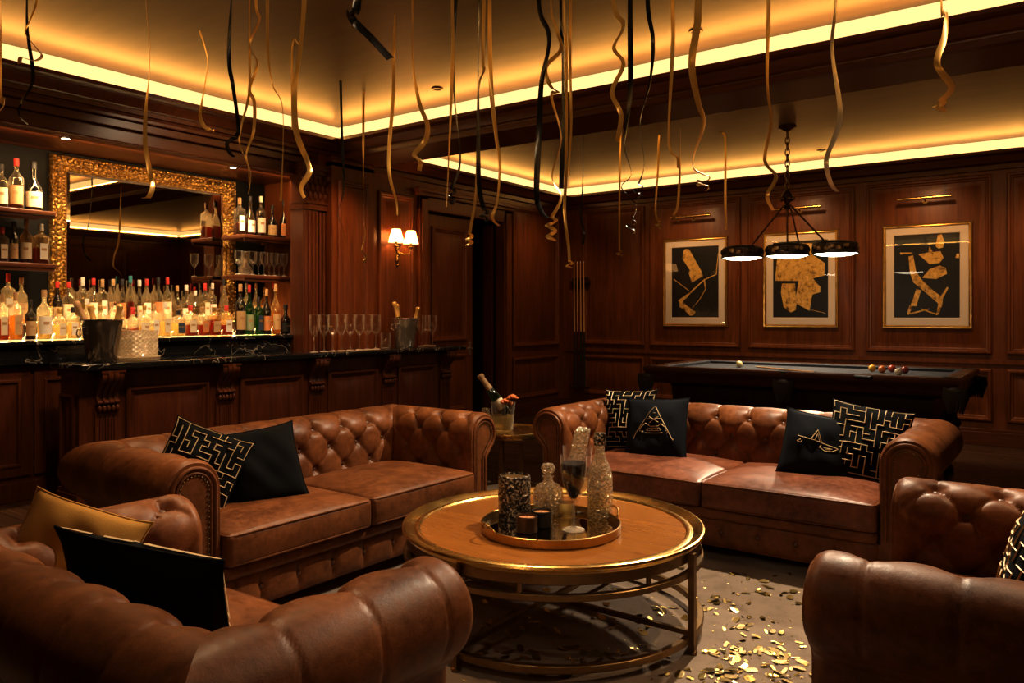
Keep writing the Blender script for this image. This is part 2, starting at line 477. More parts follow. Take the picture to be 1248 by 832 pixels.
# door casing
b = MB()
for (a0, a1) in ((DY0 - .16, DY0), (DY1, DY1 + .16)):
    b.box(XL, XL + .045, a0, a1, 0, DZ + .16); b.box(XL + .045, XL + .065, a0 + .03, a1 - .03, 0, DZ + .13)
b.box(XL, XL + .045, DY0 - .16, DY1 + .16, DZ, DZ + .16); b.box(XL, XL + .07, DY0 - .2, DY1 + .2, DZ + .17, DZ + .21); b.box(XL, XL + .10, DY0 - .23, DY1 + .23, DZ + .21, DZ + .25)
b.box(XL, XL + .03, DY0 - .16, DY1 + .16, DZ + .25, 3.0)
struct(b.build('trim_1', 'wall_wood', smooth=0, bevel=.006))
# dark passage behind the door
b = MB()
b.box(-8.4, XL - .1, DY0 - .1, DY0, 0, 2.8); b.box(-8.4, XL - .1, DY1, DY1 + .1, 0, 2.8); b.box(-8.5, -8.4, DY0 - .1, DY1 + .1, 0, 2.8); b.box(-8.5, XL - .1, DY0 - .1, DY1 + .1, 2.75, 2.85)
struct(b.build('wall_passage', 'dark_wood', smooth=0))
# door leaf, shut, with panels and lever; second leaf swung back into the passage
def leaf(name, loc, rz):
    d = root(name, loc, rz); d['kind'] = 'structure'
    b = MB(); b.box(0, .05, 0, .94, .01, DZ - .02)
    F = frame((.05, 0, 0), (0, 1, 0), (1, 0, 0))
    for z0, z1 in ((1.12, 2.55), (.22, .95)): b.rects(F, .13, .81, z0, z1, PANEL)
    struct(b.build('door_panel', 'wall_wood', d, smooth=25))
    b = MB(); b.tube([(.05, .88, 1.02), (.10, .88, 1.02), (.105, .87, 1.02), (.105, .76, 1.02)], .011); b.box(.05, .058, .86, .90, .93, 1.11)
    b.build('door_handle', 'steel', d)
leaf('door_1', (XL - .10, DY0 + .015, 0), 0)
leaf('door_2', (XL - .16, DY1 - .02, 0), R(83))
# pier carrying the beam
b = MB(); b.box(XL, XL + .10, 5.46, 6.06, 0, 3.12)
F = frame((XL + .10, 0, 0), (0, 1, 0), (1, 0, 0))
b.rects(F, 5.53, 5.97, 1.0, 2.88, PANEL); b.rects(F, 5.53, 5.97, .265, .85, PANEL)
b.box(XL, XL + .10, 5.46, 6.06, 3.02, 3.06)
struct(b.build('wall_pier', 'wall_wood', smooth=25))

# alcove of the bar
AX = -7.30
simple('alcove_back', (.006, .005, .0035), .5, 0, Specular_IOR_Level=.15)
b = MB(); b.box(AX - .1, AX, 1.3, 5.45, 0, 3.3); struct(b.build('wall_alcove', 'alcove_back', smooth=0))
b = MB(); b.box(AX, -6.40, 5.35, 5.45, 0, 3.28); struct(b.build('wall_alcove_right', 'wall_wood', smooth=0))
b = MB(); b.box(AX, XL, 1.3, 1.4, 0, 3.28); struct(b.build('wall_alcove_left', 'wall_wood', smooth=0))
b = MB(); b.box(AX, -6.5, 1.4, 5.35, 2.89, 3.30); b.box(-6.5, -6.455, 1.4, 5.35, 3.01, 3.08); b.box(-6.5, -6.42, 1.4, 5.35, 3.08, 3.13); b.box(-6.5, -6.475, 1.4, 5.35, 2.89, 2.905)
struct(b.build('trim_2', 'trim_wood_y', smooth=0, bevel=.008))
# fluted column with a carved capital
b = MB(); b.box(-6.60, -6.40, 5.15, 5.45, 0, 2.60)
for k in range(6):
    y = 5.18 + k * .048
    b.tube([(-6.398, y, .35), (-6.398, y, 2.52)], .016, 8)
b.box(-6.62, -6.37, 5.12, 5.46, 0, .30); b.box(-6.61, -6.385, 5.135, 5.455, 2.54, 2.59)
for i, (e, z0, z1) in enumerate(((.012, 2.60, 2.66), (.004, 2.66, 2.90), (.03, 2.90, 2.94), (.045, 2.94, 3.0))):
    b.box(-6.60, -6.40 + e, 5.15 - e, 5.45 + min(e, .01), z0, z1)
for row, z in enumerate((2.68, 2.76, 2.84)):
    for k in range(5):
        b.sphere((-6.392, 5.17 + k * .065 + (row % 2) * .03, z), .04, 8, 6, (.55, .75, 1.2))
b.sphere((-6.37, 5.15, 2.87), .045, 8, 6); b.sphere((-6.37, 5.45, 2.87), .045, 8, 6)
struct(b.build('trim_3', 'bar_wood', smooth=30))
# near left wall, right wall, wall behind the camera
b = MB(); b.box(XL - .1, XL, YF, 1.4, 0, 3.3)
F = frame((XL, 0, 0), (0, 1, 0), (1, 0, 0))
for u0, u1 in ((-2.5, -1.3), (-1.15, .05), (.2, 1.3)): b.rects(F, u0, u1, 1.0, 2.95, PANEL); b.rects(F, u0, u1, .265, .85, PANEL)
struct(b.build('wall_left_near', 'wall_wood', smooth=25))
b = MB(); b.box(XR, XR + .1, YF, YB, 0, 3.3)
F = frame((XR, 0, 0), (0, 1, 0), (-1, 0, 0))
u = YF + .2
while u + 1.35 < YB:
    b.rects(F, u, u + 1.3, 1.0, 2.95, PANEL); b.rects(F, u, u + 1.3, .265, .85, PANEL); u += 1.43
struct(b.build('wall_right', 'wall_wood', smooth=25))
b = MB(); b.box(XL - .1, XR + .1, YF - .1, YF, 0, 3.3)
F = frame((0, YF, 0), (1, 0, 0), (0, 1, 0))
u = XL + .2
while u + 1.35 < XR:
    b.rects(F, u, u + 1.3, 1.0, 2.95, PANEL); b.rects(F, u, u + 1.3, .265, .85, PANEL); u += 1.43
struct(b.build('wall_front', 'wall_wood', smooth=25))

# baseboards
def base(name, x0, x1, y0, y1, mat='trim_wood'):
    b = MB(); b.box(x0, x1, y0, y1, 0, .15)
    e = .008
    b.box(x0 + (e if x1 - x0 < .1 else 0), x1 - (e if x1 - x0 < .1 else 0), y0 + (e if y1 - y0 < .1 else 0), y1 - (e if y1 - y0 < .1 else 0), .15, .185)
    struct(b.build(name, mat, smooth=0, bevel=.005))
base('baseboard_back', XL, XR, YB - .035, YB)
base('baseboard_left', XL, XL + .035, DY1 + .16, YB - .035, 'trim_wood_y')
base('baseboard_left_middle', XL, XL + .035, 6.06, DY0 - .16, 'trim_wood_y')
base('baseboard_left_near', XL, XL + .035, YF, 1.3, 'trim_wood_y')
base('baseboard_right', XR - .035, XR, YF, YB - .035, 'trim_wood_y')
base('baseboard_front', XL + .035, XR - .035, YF, YF + .035)

# beam and tray ceilings with cove ledges
b = MB(); b.box(XL, XR, 5.63, 6.16, 3.11, 3.27); b.box(XL, XR, 5.60, 5.63, 3.11, 3.16); struct(b.build('ceiling_beam', 'trim_wood', smooth=0, bevel=.006))
def tray(n, x0, x1, y0, y1, zl, zc, rec):
    Z = lambda u, v, h: Vector((u, v, h))
    b = MB()
    b.rects(Z, x0, x1, y0, y1, [(-.158, 3.11), (-.150, 3.13), (-.128, 3.135), (-.122, zl - .13), (-.10, zl - .12), (-.085, zl - .085), (-.055, zl - .06), (-.05, zl - .052), (-.03, zl - .048), (-.012, zl - .035), (0, zl - .03), (0, zl), (-.02, zl + .004), (-rec - .02, zl + .004)], fill=False)
    struct(b.build('trim_%d' % n, 'trim_wood', smooth=30))
    b = MB(); b.rects(Z, x0, x1, y0, y1, [(-rec, zl + .006), (-rec, zc)], fill=False)  # recess wall made to glow, standing in for the hidden strip's light on it
    struct(b.build('trim_%d' % (n + 1), 'cove_light', smooth=0, recalc=False))
    b = MB(); b.rects(Z, x0, x1, y0, y1, [(-rec - .02, zc)]); 
    struct(b.build('ceiling' if n == 4 else 'ceiling_pool', 'ceiling_satin', smooth=0))
tray(4, -6.26, 2.30, -2.50, 5.48, 3.30, 3.45, .14)
tray(6, -6.26, 2.30, 6.32, 9.99, 3.26, 3.39, .13)
b = MB(); 
for (x0, x1, y0, y1) in ((XL, XR, YB - .03, YB), (XL, XL + .03, 6.06, YB - .03), (XR - .03, XR, YF, YB - .03), (XL, XR, YF, YF + .03), (XL, XL + .03, YF, 1.3)):
    b.box(x0, x1, y0, y1, 3.06, 3.12)
struct(b.build('trim_8', 'trim_wood', smooth=0, bevel=.006))
# shell roof above everything
b = MB(); b.box(-8.6, XR + .2, YF - .2, YB + .2, 3.5, 3.6); struct(b.build('ceiling_slab', 'black', smooth=0))

# cove lamps lying on the ledges, aimed up across the ceiling
CW = (1, .47, .10)
def cove(n, x0, x1, y0, y1, z, pw):
    k = .9; e = .05
    for i, (loc, d, ld, L) in enumerate((((x0 - e, (y0 + y1) / 2, z), (k, 0, 1), (0, 1, 0), y1 - y0), ((x1 + e, (y0 + y1) / 2, z), (-k, 0, 1), (0, 1, 0), y1 - y0),
                          (((x0 + x1) / 2, y0 - e, z), (0, k, 1), (1, 0, 0), x1 - x0), (((x0 + x1) / 2, y1 + e, z), (0, -k, 1), (1, 0, 0), x1 - x0))):
        area('cove_lamp_%d_%d' % (n, i), loc, d, ld, L, .05, pw * L, CW)
cove(1, -6.26, 2.30, -2.50, 5.48, 3.318, 5.2)
cove(2, -6.26, 2.30, 6.32, 9.99, 3.278, 4.0)

# ================================================================== BAR FRONT
BZ = 1.09
bar = root('bar_counter', (-6.0, 4.85, 0), 0, 'long dark panelled wooden bar with carved brackets under a black marble top', 'bar counter')
L0 = Vector((-6.0, 4.85, 0))
def loc_box(b, x0, x1, y0, y1, z0, z1): b.box(x0 - L0.x, x1 - L0.x, y0 - L0.y, y1 - L0.y, z0, z1)
BX, BXB, BY0, BY1 = -5.98, -6.27, 2.76, 6.95
b = MB(); loc_box(b, BXB, BX, BY0, BY1, 0, BZ - .05)
loc_box(b, BXB - .01, BX + .03, BY0 - .03, BY1 + .03, 0, .12); loc_box(b, BXB - .01, BX + .018, BY0 - .018, BY1 + .018, .12, .15)
loc_box(b, BXB - .01, BX + .02, BY0 - .02, BY1 + .02, BZ - .10, BZ - .05)
F = frame(Vector((BX, 0, 0)) - L0, (0, 1, 0), (1, 0, 0))
cy = [2.955, 3.965, 4.955, 5.93, 6.85]
for i in range(4):
    b.rects(F, cy[i] + .15, cy[i + 1] - .15, .25, .90, PANEL)
F2 = frame(Vector((0, BY0, 0)) - L0, (-1, 0, 0), (0, -1, 0))
b.rects(F2, 6.03, 6.26, .22, .86, PANEL_S)
b.build('bar_body', 'bar_wood', bar, smooth=25)
# carved bracket + fluted pilaster
def s_prof():
    pts = [(0, 0)]
    for k in range(0, 13): 
        t = k / 12; pts.append((.115 - .085 * smooth01(t) + .012 * math.sin(t * PI * 2), -.02 - .20 * t))
    for k in range(1, 7):
        a = PI * k / 6; pts.append((.03 + .028 * math.sin(a), -.22 - .018 * (1 - math.cos(a)) - .004))
    pts.append((0, -.27))
    pts.insert(1, (.115, 0))
    return pts
for i, y in enumerate(cy):
    yy = y - L0.y; x = BX - L0.x
    b = MB()
    b.box(x, x + .022, yy - .088, yy + .088, .15, BZ - .37)
    for k in range(3):
        q = yy - .058 + k * .042
        b.box(x + .022, x + .032, q, q + .014, .24, BZ - .42); b.box(x + .022, x + .032, q + .024, q + .036, .24, BZ - .42)
    b.build('pilaster', 'bar_wood', bar, smooth=0, bevel=.003)
    b = MB(); pr = s_prof()
    for k in range(4):
        w = -.084 + k * .042; sc = 1.12 if k in (1, 2) else 1.03
        b.prism([(p[0] * sc, p[1]) for p in pr], lambda A, Bz, w_: Vector((x + A, yy + w_, BZ - .055 + Bz)), w + .002, w + .040)
    b.box(x, x + .128, yy - .092, yy + .092, BZ - .075, BZ - .05)
    for k in range(5): b.sphere((x + .04, yy - .066 + k * .033, BZ - .055 - .29), .024, 8, 6, (1, .7, 1.2))
    b.build('carved_bracket', 'bar_wood', bar, smooth=50, bevel=.004)
b = MB(); b.rbox((-6.09, 4.90, BZ - .0225), (.25, 2.19, .0225), .012, 2)
tag(b.build('marble_worktop', 'black_marble', smooth=40), 'polished black marble worktop with white veins on top of the front bar', 'worktop')

# ================================================================== BACK BAR
CZ = 1.25
cab = root('back_bar_cabinet', (-6.95, 3.37, 0), 0, 'dark wooden cabinet with square panels standing behind the bar, under the bottles', 'cabinet')
C0 = Vector((-6.95, 3.37, 0))
b = MB(); b.box(AX + .002 - C0.x, -6.68 - C0.x, 1.405 - C0.y, 5.345 - C0.y, 0, 1.06)
b.box(AX + .002 - C0.x, -6.655 - C0.x, 1.405 - C0.y, 5.345 - C0.y, 0, .15)
b.build('cabinet_body', 'bar_wood', cab, smooth=0, bevel=.005)
F = frame(Vector((-6.68, 0, 0)) - C0, (0, 1, 0), (1, 0, 0))
y = 1.44
while y < 5.2:
    b = MB(); b.rects(F, y, y + .62, .20, 1.02, [(0, 0), (0, .02), (.07, .02), (.075, .028), (.09, .028), (.10, .012), (.13, .008), (.16, .016)])
    b.build('cabinet_door', 'bar_wood', cab, smooth=25); y += .648
b = MB(); b.box(AX + .003, -6.55, 1.41, 5.34, CZ - .035, CZ); b.box(AX + .003, -6.60, 1.41, 5.34, 1.062, CZ - .035)
tag(b.build('marble_back_counter', 'black_marble', smooth=0, bevel=.008), 'black marble back counter carrying the rows of bottles below the mirror', 'counter')
b = MB(); b.box(AX + .005, AX + .205, 1.45, 5.30, CZ + .001, CZ + .12)
tag(b.build('bottle_riser', 'dark_wood', smooth=0, bevel=.004), 'low dark step along the wall that lifts the back row of bottles', 'riser')
b = MB(); b.box(AX + .21, AX + .225, 1.5, 5.25, CZ + .002, CZ + .02); struct(b.build('trim_9', 'strip_glow', smooth=0))
area('back_bar_lamp', (AX + .24, 3.4, CZ + .02), (.45, 0, 1), (0, 1, 0), 3.8, .03, 20, (1, .66, .28))
area('back_bar_lamp_high', (AX + .03, 3.4, CZ + .14), (.5, 0, 1), (0, 1, 0), 3.8, .03, 20, (1, .66, .28))

# shelves
def shelf(y0, y1, z, label, brk):
    s = root('wall_shelf', (-7.0, (y0 + y1) / 2, z), 0, label, 'shelf')
    h = (y1 - y0) / 2
    b = MB(); b.rbox((0, 0, -.02), (.20, h, .02), .008, 2); b.build('shelf_board', 'shelf_wood', s, smooth=40)
    b = MB(); b.box(.17, .19, -h + .01, h - .01, -.062, -.041); b.build('shelf_edge_strip', 'shelf_wood', s, smooth=0)
    b = MB(); b.box(-.297, -.2, h - .05 if not brk else -h + .01, h - .01 if not brk else -h + .05, -.05, -.005); b.build('shelf_bracket', 'shelf_wood', s, smooth=0)
    return s
shelf(4.74, 5.345, 2.27, 'upper dark wood shelf right of the mirror, holding whisky bottles', 0)
shelf(4.74, 5.345, 1.86, 'lower dark wood shelf right of the mirror, holding stemmed glasses', 0)
shelf(1.405, 2.96, 2.30, 'upper dark wood shelf left of the mirror, with the red capped bottle', 1)
shelf(1.405, 2.96, 1.87, 'lower dark wood shelf left of the mirror, holding amber bottles', 1)

# mirror
mir = root('gilt_mirror', (AX, 4.035, 2.125), 0, 'large mirror in an ornate carved gold frame hung behind the bar', 'mirror')
F = frame((0.002, 0, 0), (0, 1, 0), (1, 0, 0))
b = MB(); w, h = .925, .745
b.rects(F, -w, w, -h, h, [(0, 0), (0, .035), (.012, .05), (.03, .042), (.04, .055), (.075, .06), (.095, .045), (.105, .03), (.125, .036), (.135, .024), (.145, .018)], fill=False)
def perim(d, step):
    pts = []
    ww, hh = w - d, h - d
    n1, n2 = int(2 * ww / step), int(2 * hh / step)
    for k in range(n1): pts += [(-ww + 2 * ww * k / n1, -hh), (ww - 2 * ww * k / n1, hh)]
    for k in range(n2): pts += [(ww, -hh + 2 * hh * k / n2), (-ww, hh - 2 * hh * k / n2)]
    return pts
for (u, v) in perim(.058, .045): b.sphere((.062, u, v), .021, 7, 5, (.9, 1, 1))
for (u, v) in perim(.118, .03): b.sphere((.036, u, v), .010, 6, 4)
for (u, v) in perim(.018, .038): b.sphere((.05, u, v), .012, 6, 4)
b.build('mirror_frame', 'ornate_gold', mir, smooth=60)
b = MB(); b.rects(F, -w + .13, w - .13, -h + .13, h - .13, [(0, .016), (.04, .021)]); b.build('mirror_glass', 'mirror', mir, smooth=0)

# soffit downlights
def downlight(loc, label, group, pw=0, tgt=None, glow=True):
    d = root('recessed_downlight', loc, 0, label, 'ceiling light', group)
    b = MB(); b.lathe([(.030, -.001), (.034, -.008), (.048, -.008), (.052, -.001)], 20); b.build('trim_ring', 'bronze', d)
    b = MB(); b.lathe([(.0001, -.004), (.031, -.004)], 20); b.build('lens', 'downlight_glow' if glow else 'black', d)
    if pw: spot('downlight_lamp', (loc[0], loc[1], loc[2] - .03), tgt, pw, 95, .7, (1, .72, .40), .03)
for px, nm in ((80, 'small bright downlight in the soffit over the left end of the mirror'), (284, 'small bright downlight in the soffit over the right end of the mirror')):
    y = atx(px, 168 if px < 100 else 204, -6.66).y
    downlight((-6.66, y, 2.889), nm, 'soffit downlights', 85, (-7.2, y, 1.2))
for px, py in ((848, 38),):
    p = atz(px, py, 3.449); downlight((p.x, p.y, 3.449), 'small unlit black recessed spotlight in the gold ceiling by the gold streamer', 'unlit ceiling spotlights', 0, None, False)
for px, py in ((533, 108), (1001, 183)):
    z = 3.449 if px < 600 else 3.389
    p = atz(px, py, z); downlight((p.x, p.y, z), 'small unlit dark recessed spotlight in the gold ceiling ' + ('above the sconce' if px < 600 else 'beyond the beam, right of the pendant'), 'unlit ceiling spotlights', 0, None, False)

# wall sconce
sc = root('wall_sconce', (XL, 6.50, 2.22), 0, 'gilded wall sconce with two lit pleated shades on the wood panel by the bar', 'wall lamp')
b = MB(); b.lathe([(.0001, -.17), (.02, -.15), (.028, -.08), (.018, -.02), (.035, .03), (.045, .08), (.02, .14), (.0001, .16)], 14, (.03, 0, 0)); b.sphere((.035, 0, -.19), .018)
b.build('backplate', 'ornate_gold', sc)
for sgn in (-1, 1):
    b = MB(); b.tube([(.05, 0, -.04), (.09, sgn * .04, -.07), (.12, sgn * .09, -.06), (.13, sgn * .12, -.02), (.13, sgn * .12, .02)], .009)
    b.lathe([(.004, .0), (.035, .012), (.03, .02), (.014, .022), (.014, .06)], 12, (.13, sgn * .12, .01)); b.build('lamp_arm', 'ornate_gold', sc)
    b = MB()
    vs = []; n = 36
    def fn(u, v): 
        a = 2 * PI * u; r = (.088 - .040 * v) * (1 + .025 * math.cos(18 * a)); return Vector((.13 + r * math.cos(a), sgn * .12 + r * math.sin(a), .06 + .15 * v))
    b.grid(fn, 72, 3); b.build('lamp_shade', 'lamp_shade', sc, recalc=False)
    point('sconce_lamp', (XL + .13, 6.50 + sgn * .12, 2.35), 5.5, (1, .50, .19), .03)

area('soffit_wash', (-6.62, 3.4, 2.87), (-.75, 0, -1), (0, 1, 0), 3.7, .04, 30, (1, .60, .26))  # unseen area lamp added below the soffit to brighten the alcove
# ================================================================== CHESTERFIELD SEATING
BUT = []
def button_mesh():
    if not BUT:
        b = MB(); b.sphere((0, 0, 0), .0150, 12, 6, (1, 1, .55)); o = b.build('button', 'button_leather'); BUT.append(o.data); bpy.data.objects.remove(o)
    return BUT[0]
def chesterfield(name, label, cat, loc, rz, W, D, H, ncush, a=.23, leath='leather', seat_leath='leather', A=.027, phase=None, top_b=.075):
    rt = root(name, loc, rz, label, cat)
    r = .14; oc = .14; zc = H - r
    # profile polyline (outward offset, height), fine samples
    P = []
    n = NI = 36
    for k in range(n + 1): P.append((0.0, .24 + (zc - .24) * k / n))
    n = NR = 64
    for k in range(1, n + 1):
        t = R(180 - 236 * k / n); P.append((oc + r * math.cos(t), zc + r * math.sin(t)))
    x0, z0 = P[-1]
    for k in range(1, 6):
        t = k / 5; P.append((x0 + (.185 - x0) * smooth01(t), z0 - .045 * t))
    z1 = P[-1][1]
    for k in range(1, 9): P.append((.185, z1 + (.07 - z1) * k / 8))
    S = [0]
    for i in range(1, len(P)): S.append(S[-1] + math.dist(P[i], P[i - 1]))
    NRM = []
    for i in range(len(P)):
        p, q = P[max(i - 1, 0)], P[min(i + 1, len(P) - 1)]
        tx, tz = q[0] - p[0], q[1] - p[1]; l = math.hypot(tx, tz) or 1
        NRM.append((-tz / l, tx / l))          # points to the padded side (inwards on the inner face, up over the roll)
    sface = zc - .24
    bb = a * .56
    send = S[NI + NR]
    def disp(x, s, fade, s0):
        if s > send + .02: return 0.0
        if s <= s0:
            p = x / a + (s - s0) / (2 * bb); q = x / a - (s - s0) / (2 * bb)
        else: p = q = x / a
        hh = (abs(math.sin(PI * p)) * abs(math.sin(PI * q))) ** .30
        am = A
        if s > s0: am = A * (1 - .93 * smooth01((s - s0) / (.22 if top_b < .1 and s0 - sface < .1 else .075))) * (1 - smooth01((s - send + .10) / .10))
        v = am * (hh - .85)
        if s > s0: v -= .005 * math.exp(-((p - round(p)) * a / .006) ** 2) * (1 - smooth01((s - send + .06) / .06))
        # buttons
        j = min(round((s - s0) / bb), 0)
        xb = (round(x / a - (j % 2) / 2) + (j % 2) / 2) * a
        d2 = (x - xb) ** 2 + (s - s0 - j * bb) ** 2
        v -= .022 * math.exp(-d2 / .030 ** 2)
        return v * fade
    def place(side, u, o, z):
        if side == 'L': return Vector((-(W / 2 + o), u, z))
        if side == 'R': return Vector((W / 2 + o, u, z))
        return Vector((u, D + o, z))
    def part(side):
        b = MB(); nb = MB()
        if side == 'B': lo0, hi0 = -W / 2, W / 2
        else: lo0, hi0 = 0, D
        L = hi0 - lo0
        nu = int(L / .0065)
        cen = (lo0 + hi0) / 2 if side == 'B' or phase is None else phase
        s0 = sface + (top_b if side == 'B' else .165)
        npf = len(P)
        def fn(uu, vv):
            i = min(int(round(vv * (npf - 1))), npf - 1); o, z = P[i]; s = S[i]
            o_ = max(o, 0)
            lo = lo0 - (o_ if side == 'B' else 0); hi = hi0 + o_
            u = lo + (hi - lo) * uu
            e_hi = hi - u; e_lo = u - lo
            fade = smooth01((e_hi) / .05 if side != 'B' else min(e_hi, e_lo) / .05)
            pinch = 0
            if side != 'B':
                fade *= smooth01((u - .015) / .07)
                if u < .035 : pinch = -.014 * (1 - (u / .035)) ** 2
            else: fade = fade
            d = disp(u - cen, s, fade, s0) + pinch
            nx, nz = NRM[i]
            return place(side, u, o + nx * d, z + nz * d)
        b.grid(fn, nu, npf - 1)
        nm = {'L': 'arm', 'R': 'arm', 'B': 'tufted_back'}[side]
        if side != 'B':   # close the front with a flat face, and the underside stays open to the floor
            k = NI + NR
            ring = []
            for i in range(npf):
                o, z = P[i]; nx, nz = NRM[i]; ring.append(place(side, .0, o - nx * .014, z - nz * .014))
            o0 = len(b.v); b.v += [tuple(p) for p in ring]; b.f.append(tuple(range(o0, o0 + npf)))
        ob = b.build(nm, leath, rt, smooth=60, weld=False, recalc=False)
        # buttons
        for j in range(0, -4, -1):
            s = s0 + j * bb
            if s < .20: break
            i = min(range(npf), key=lambda q: abs(S[q] - s)); o, z = P[i]; nx, nz = NRM[i]
            k0 = int(L / a) + 2
            for k in range(-k0, k0 + 1):
                x = (k + (j % 2) / 2) * a; u = cen + x
                lim = max(o, 0)
                if side == 'B':
                    if abs(x) > W / 2 + lim - .03: continue
                elif u < .05 or u > D + lim - .03: continue
                d = disp(x, s, 1, s0) + .008
                p = place(side, u, o + nx * d, z + nz * d)
                n_ = place(side, u, o + nx * (d + .01), z + nz * (d + .01)) - p
                mt = mat_to(n_, (1, 0, 0) if side != 'B' else (0, 1, 0)); mt.translation = p
                bo = bpy.data.objects.new('tufting_button', button_mesh()); COL.objects.link(bo); bo.parent = ob; bo.matrix_local = mt
        if side != 'B':
            # scroll panel, welt and nailheads on the front
            def inset(d):
                out = []
                for i in range(npf):
                    o, z = P[i]; nx, nz = NRM[i]
                    if i < 2 or z < .10: continue
                    out.append((o - nx * d, z - nz * d))
                return out
            def clean(pts):
                return [p for p in pts]
            c1 = inset(.036)
            w = MB(); w.tube([place(side, -.004, o, z) for o, z in c1], .0085, 8); w.build('welt_piping', leath, ob)
            c2 = inset(.058)
            w = MB(); w.tube([place(side, -.002, o, z) for o, z in c2], .006, 8); w.build('inner_welt', leath, ob)
            nl = MB(); c3 = inset(.071); acc = 0
            nl.tube([place(side, .001, o, z) for o, z in c3], .003, 5)
            for i in range(1, len(c3)):
                acc += math.dist(c3[i], c3[i - 1])
                if acc > .0145:
                    acc = 0; nl.sphere(place(side, -.002, *c3[i]), .0052, 7, 4)
            nl.build('nailhead_trim', 'dark_brass', ob)
        return ob
    for sd in ('L', 'R', 'B'): part(sd)
    # plinth and tufted front rail
    b = MB(); b.box(-W / 2 - .17, W / 2 + .17, .03, D + .17, .07, .235); b.build('base_frame', 'leather_dark', rt, smooth=0)
    b = MB(); hw = W / 2 - .002
    nseg = max(2, round(W / .21)); aa = 2 * hw / nseg
    def fr(u, v):
        x = -hw + 2 * hw * u; z = .075 + .165 * v
        pl = abs(math.sin(PI * (x + hw) / aa)) ** .4
        e = math.sin(PI * v) ** .5 if 0 < v < 1 else 0
        k = round((x + hw) / aa); d2 = (x + hw - k * aa) ** 2 + (z - .16) ** 2
        return Vector((x, .028 - .022 * pl * e + .012 * math.exp(-d2 / .018 ** 2), z))
    b.grid(fr, nseg * 16, 12)
    ob = b.build('front_rail', leath, rt, smooth=60, recalc=False)
    for k in range(1, nseg):
        bo = bpy.data.objects.new('tufting_button', button_mesh()); COL.objects.link(bo); bo.parent = ob; bo.matrix_local = Matrix.Translation((-hw + k * aa, .026, .16)) @ Matrix.Rotation(PI / 2, 4, 'X')
    b = MB(); b.rbox((0, .03, .27), (hw, .045, .036), .03, 8); b.box(-hw, hw, .05, D, .235, .30); b.build('seat_border', leath, rt, smooth=50)
    # cushions
    cw = W / ncush
    for k in range(ncush):
        x = -W / 2 + cw * (k + .5)
        hz = .075; hx = cw / 2 - .004; hy = (D + .04) / 2
        cz = .305 + hz
        def bulge(p, q, hx=hx, hy=hy, hz=hz):
            g = max(0, (1 - q.x ** 4) * (1 - q.y ** 4))
            g2 = max(0, 1 - q.x ** 6)
            p = p.copy()
            if q.z > 0: p.z += (.046 * g) * q.z
            if q.y < 0: p.y -= .012 * g2 * (1 - q.z ** 2) * (-q.y)
            return p
        b = MB(); b.rbox((x, hy - .045, cz), (hx, hy, hz), .022, 14, bulge)
        cu = b.build('seat_cushion', seat_leath, rt, smooth=60)
        y0 = -.045 + .004
        for zz, nm in ((cz + hz - .008, 'top'), (cz - hz + .010, 'low')):
            t = [(x - hx + .003, D - .1, zz), (x - hx + .002, y0 + .03, zz), (x - hx + .012, y0 + .008, zz)]
            for q in range(0, 13): t.append((x - hx + .03 + (2 * hx - .06) * q / 12, y0 - .006 * (1 - (abs(q - 6) / 6) ** 6), zz + (.0 if nm == 'low' else .004 * (1 - (abs(q - 6) / 6) ** 4))))
            t += [(x + hx - .012, y0 + .008, zz), (x + hx - .002, y0 + .03, zz), (x + hx - .003, D - .1, zz)]
            w = MB(); w.tube(t, .0055, 6); w.build('cushion_piping', leath, cu)
    for sx in (-1, 1):
        for y in (.05, D + .10):
            b = MB(); b.lathe([(.0001, 0), (.03, 0), (.042, .02), (.042, .045), (.032, .07), (.0001, .07)], 14, (sx * (W / 2 + .08), y, 0)); b.build('bun_foot', 'dark_wood', rt)
    return rt
chesterfield('chesterfield_sofa', 'tufted brown leather sofa in front of the bar, facing the coffee table', 'sofa', (-3.10, 2.925, .0125), R(90), 1.75, .68, .81, 2)
chesterfield('chesterfield_sofa', 'tufted brown leather sofa in front of the pool table, with four cushions', 'sofa', (-1.81, 4.40, .0125), 0, 1.92, .75, .81, 2, seat_leath='leather_red')
chesterfield('chesterfield_armchair', 'wide brown leather armchair seen from behind, holding gold and black cushions', 'armchair', (-2.07, 1.62, .0125), R(180), .985, .58, .775, 1, a=.23, A=.028, leath='leather_dark', seat_leath='leather_dark', phase=.335, top_b=.15)
chesterfield('chesterfield_armchair', 'brown leather armchair on the right with rolled arms turned to the coffee table', 'armchair', (-.60, 2.905, .0125), R(-90), .96, .60, .775, 1, a=.22, A=.028, leath='leather_dark', seat_leath='leather_dark', phase=.36, top_b=.15)

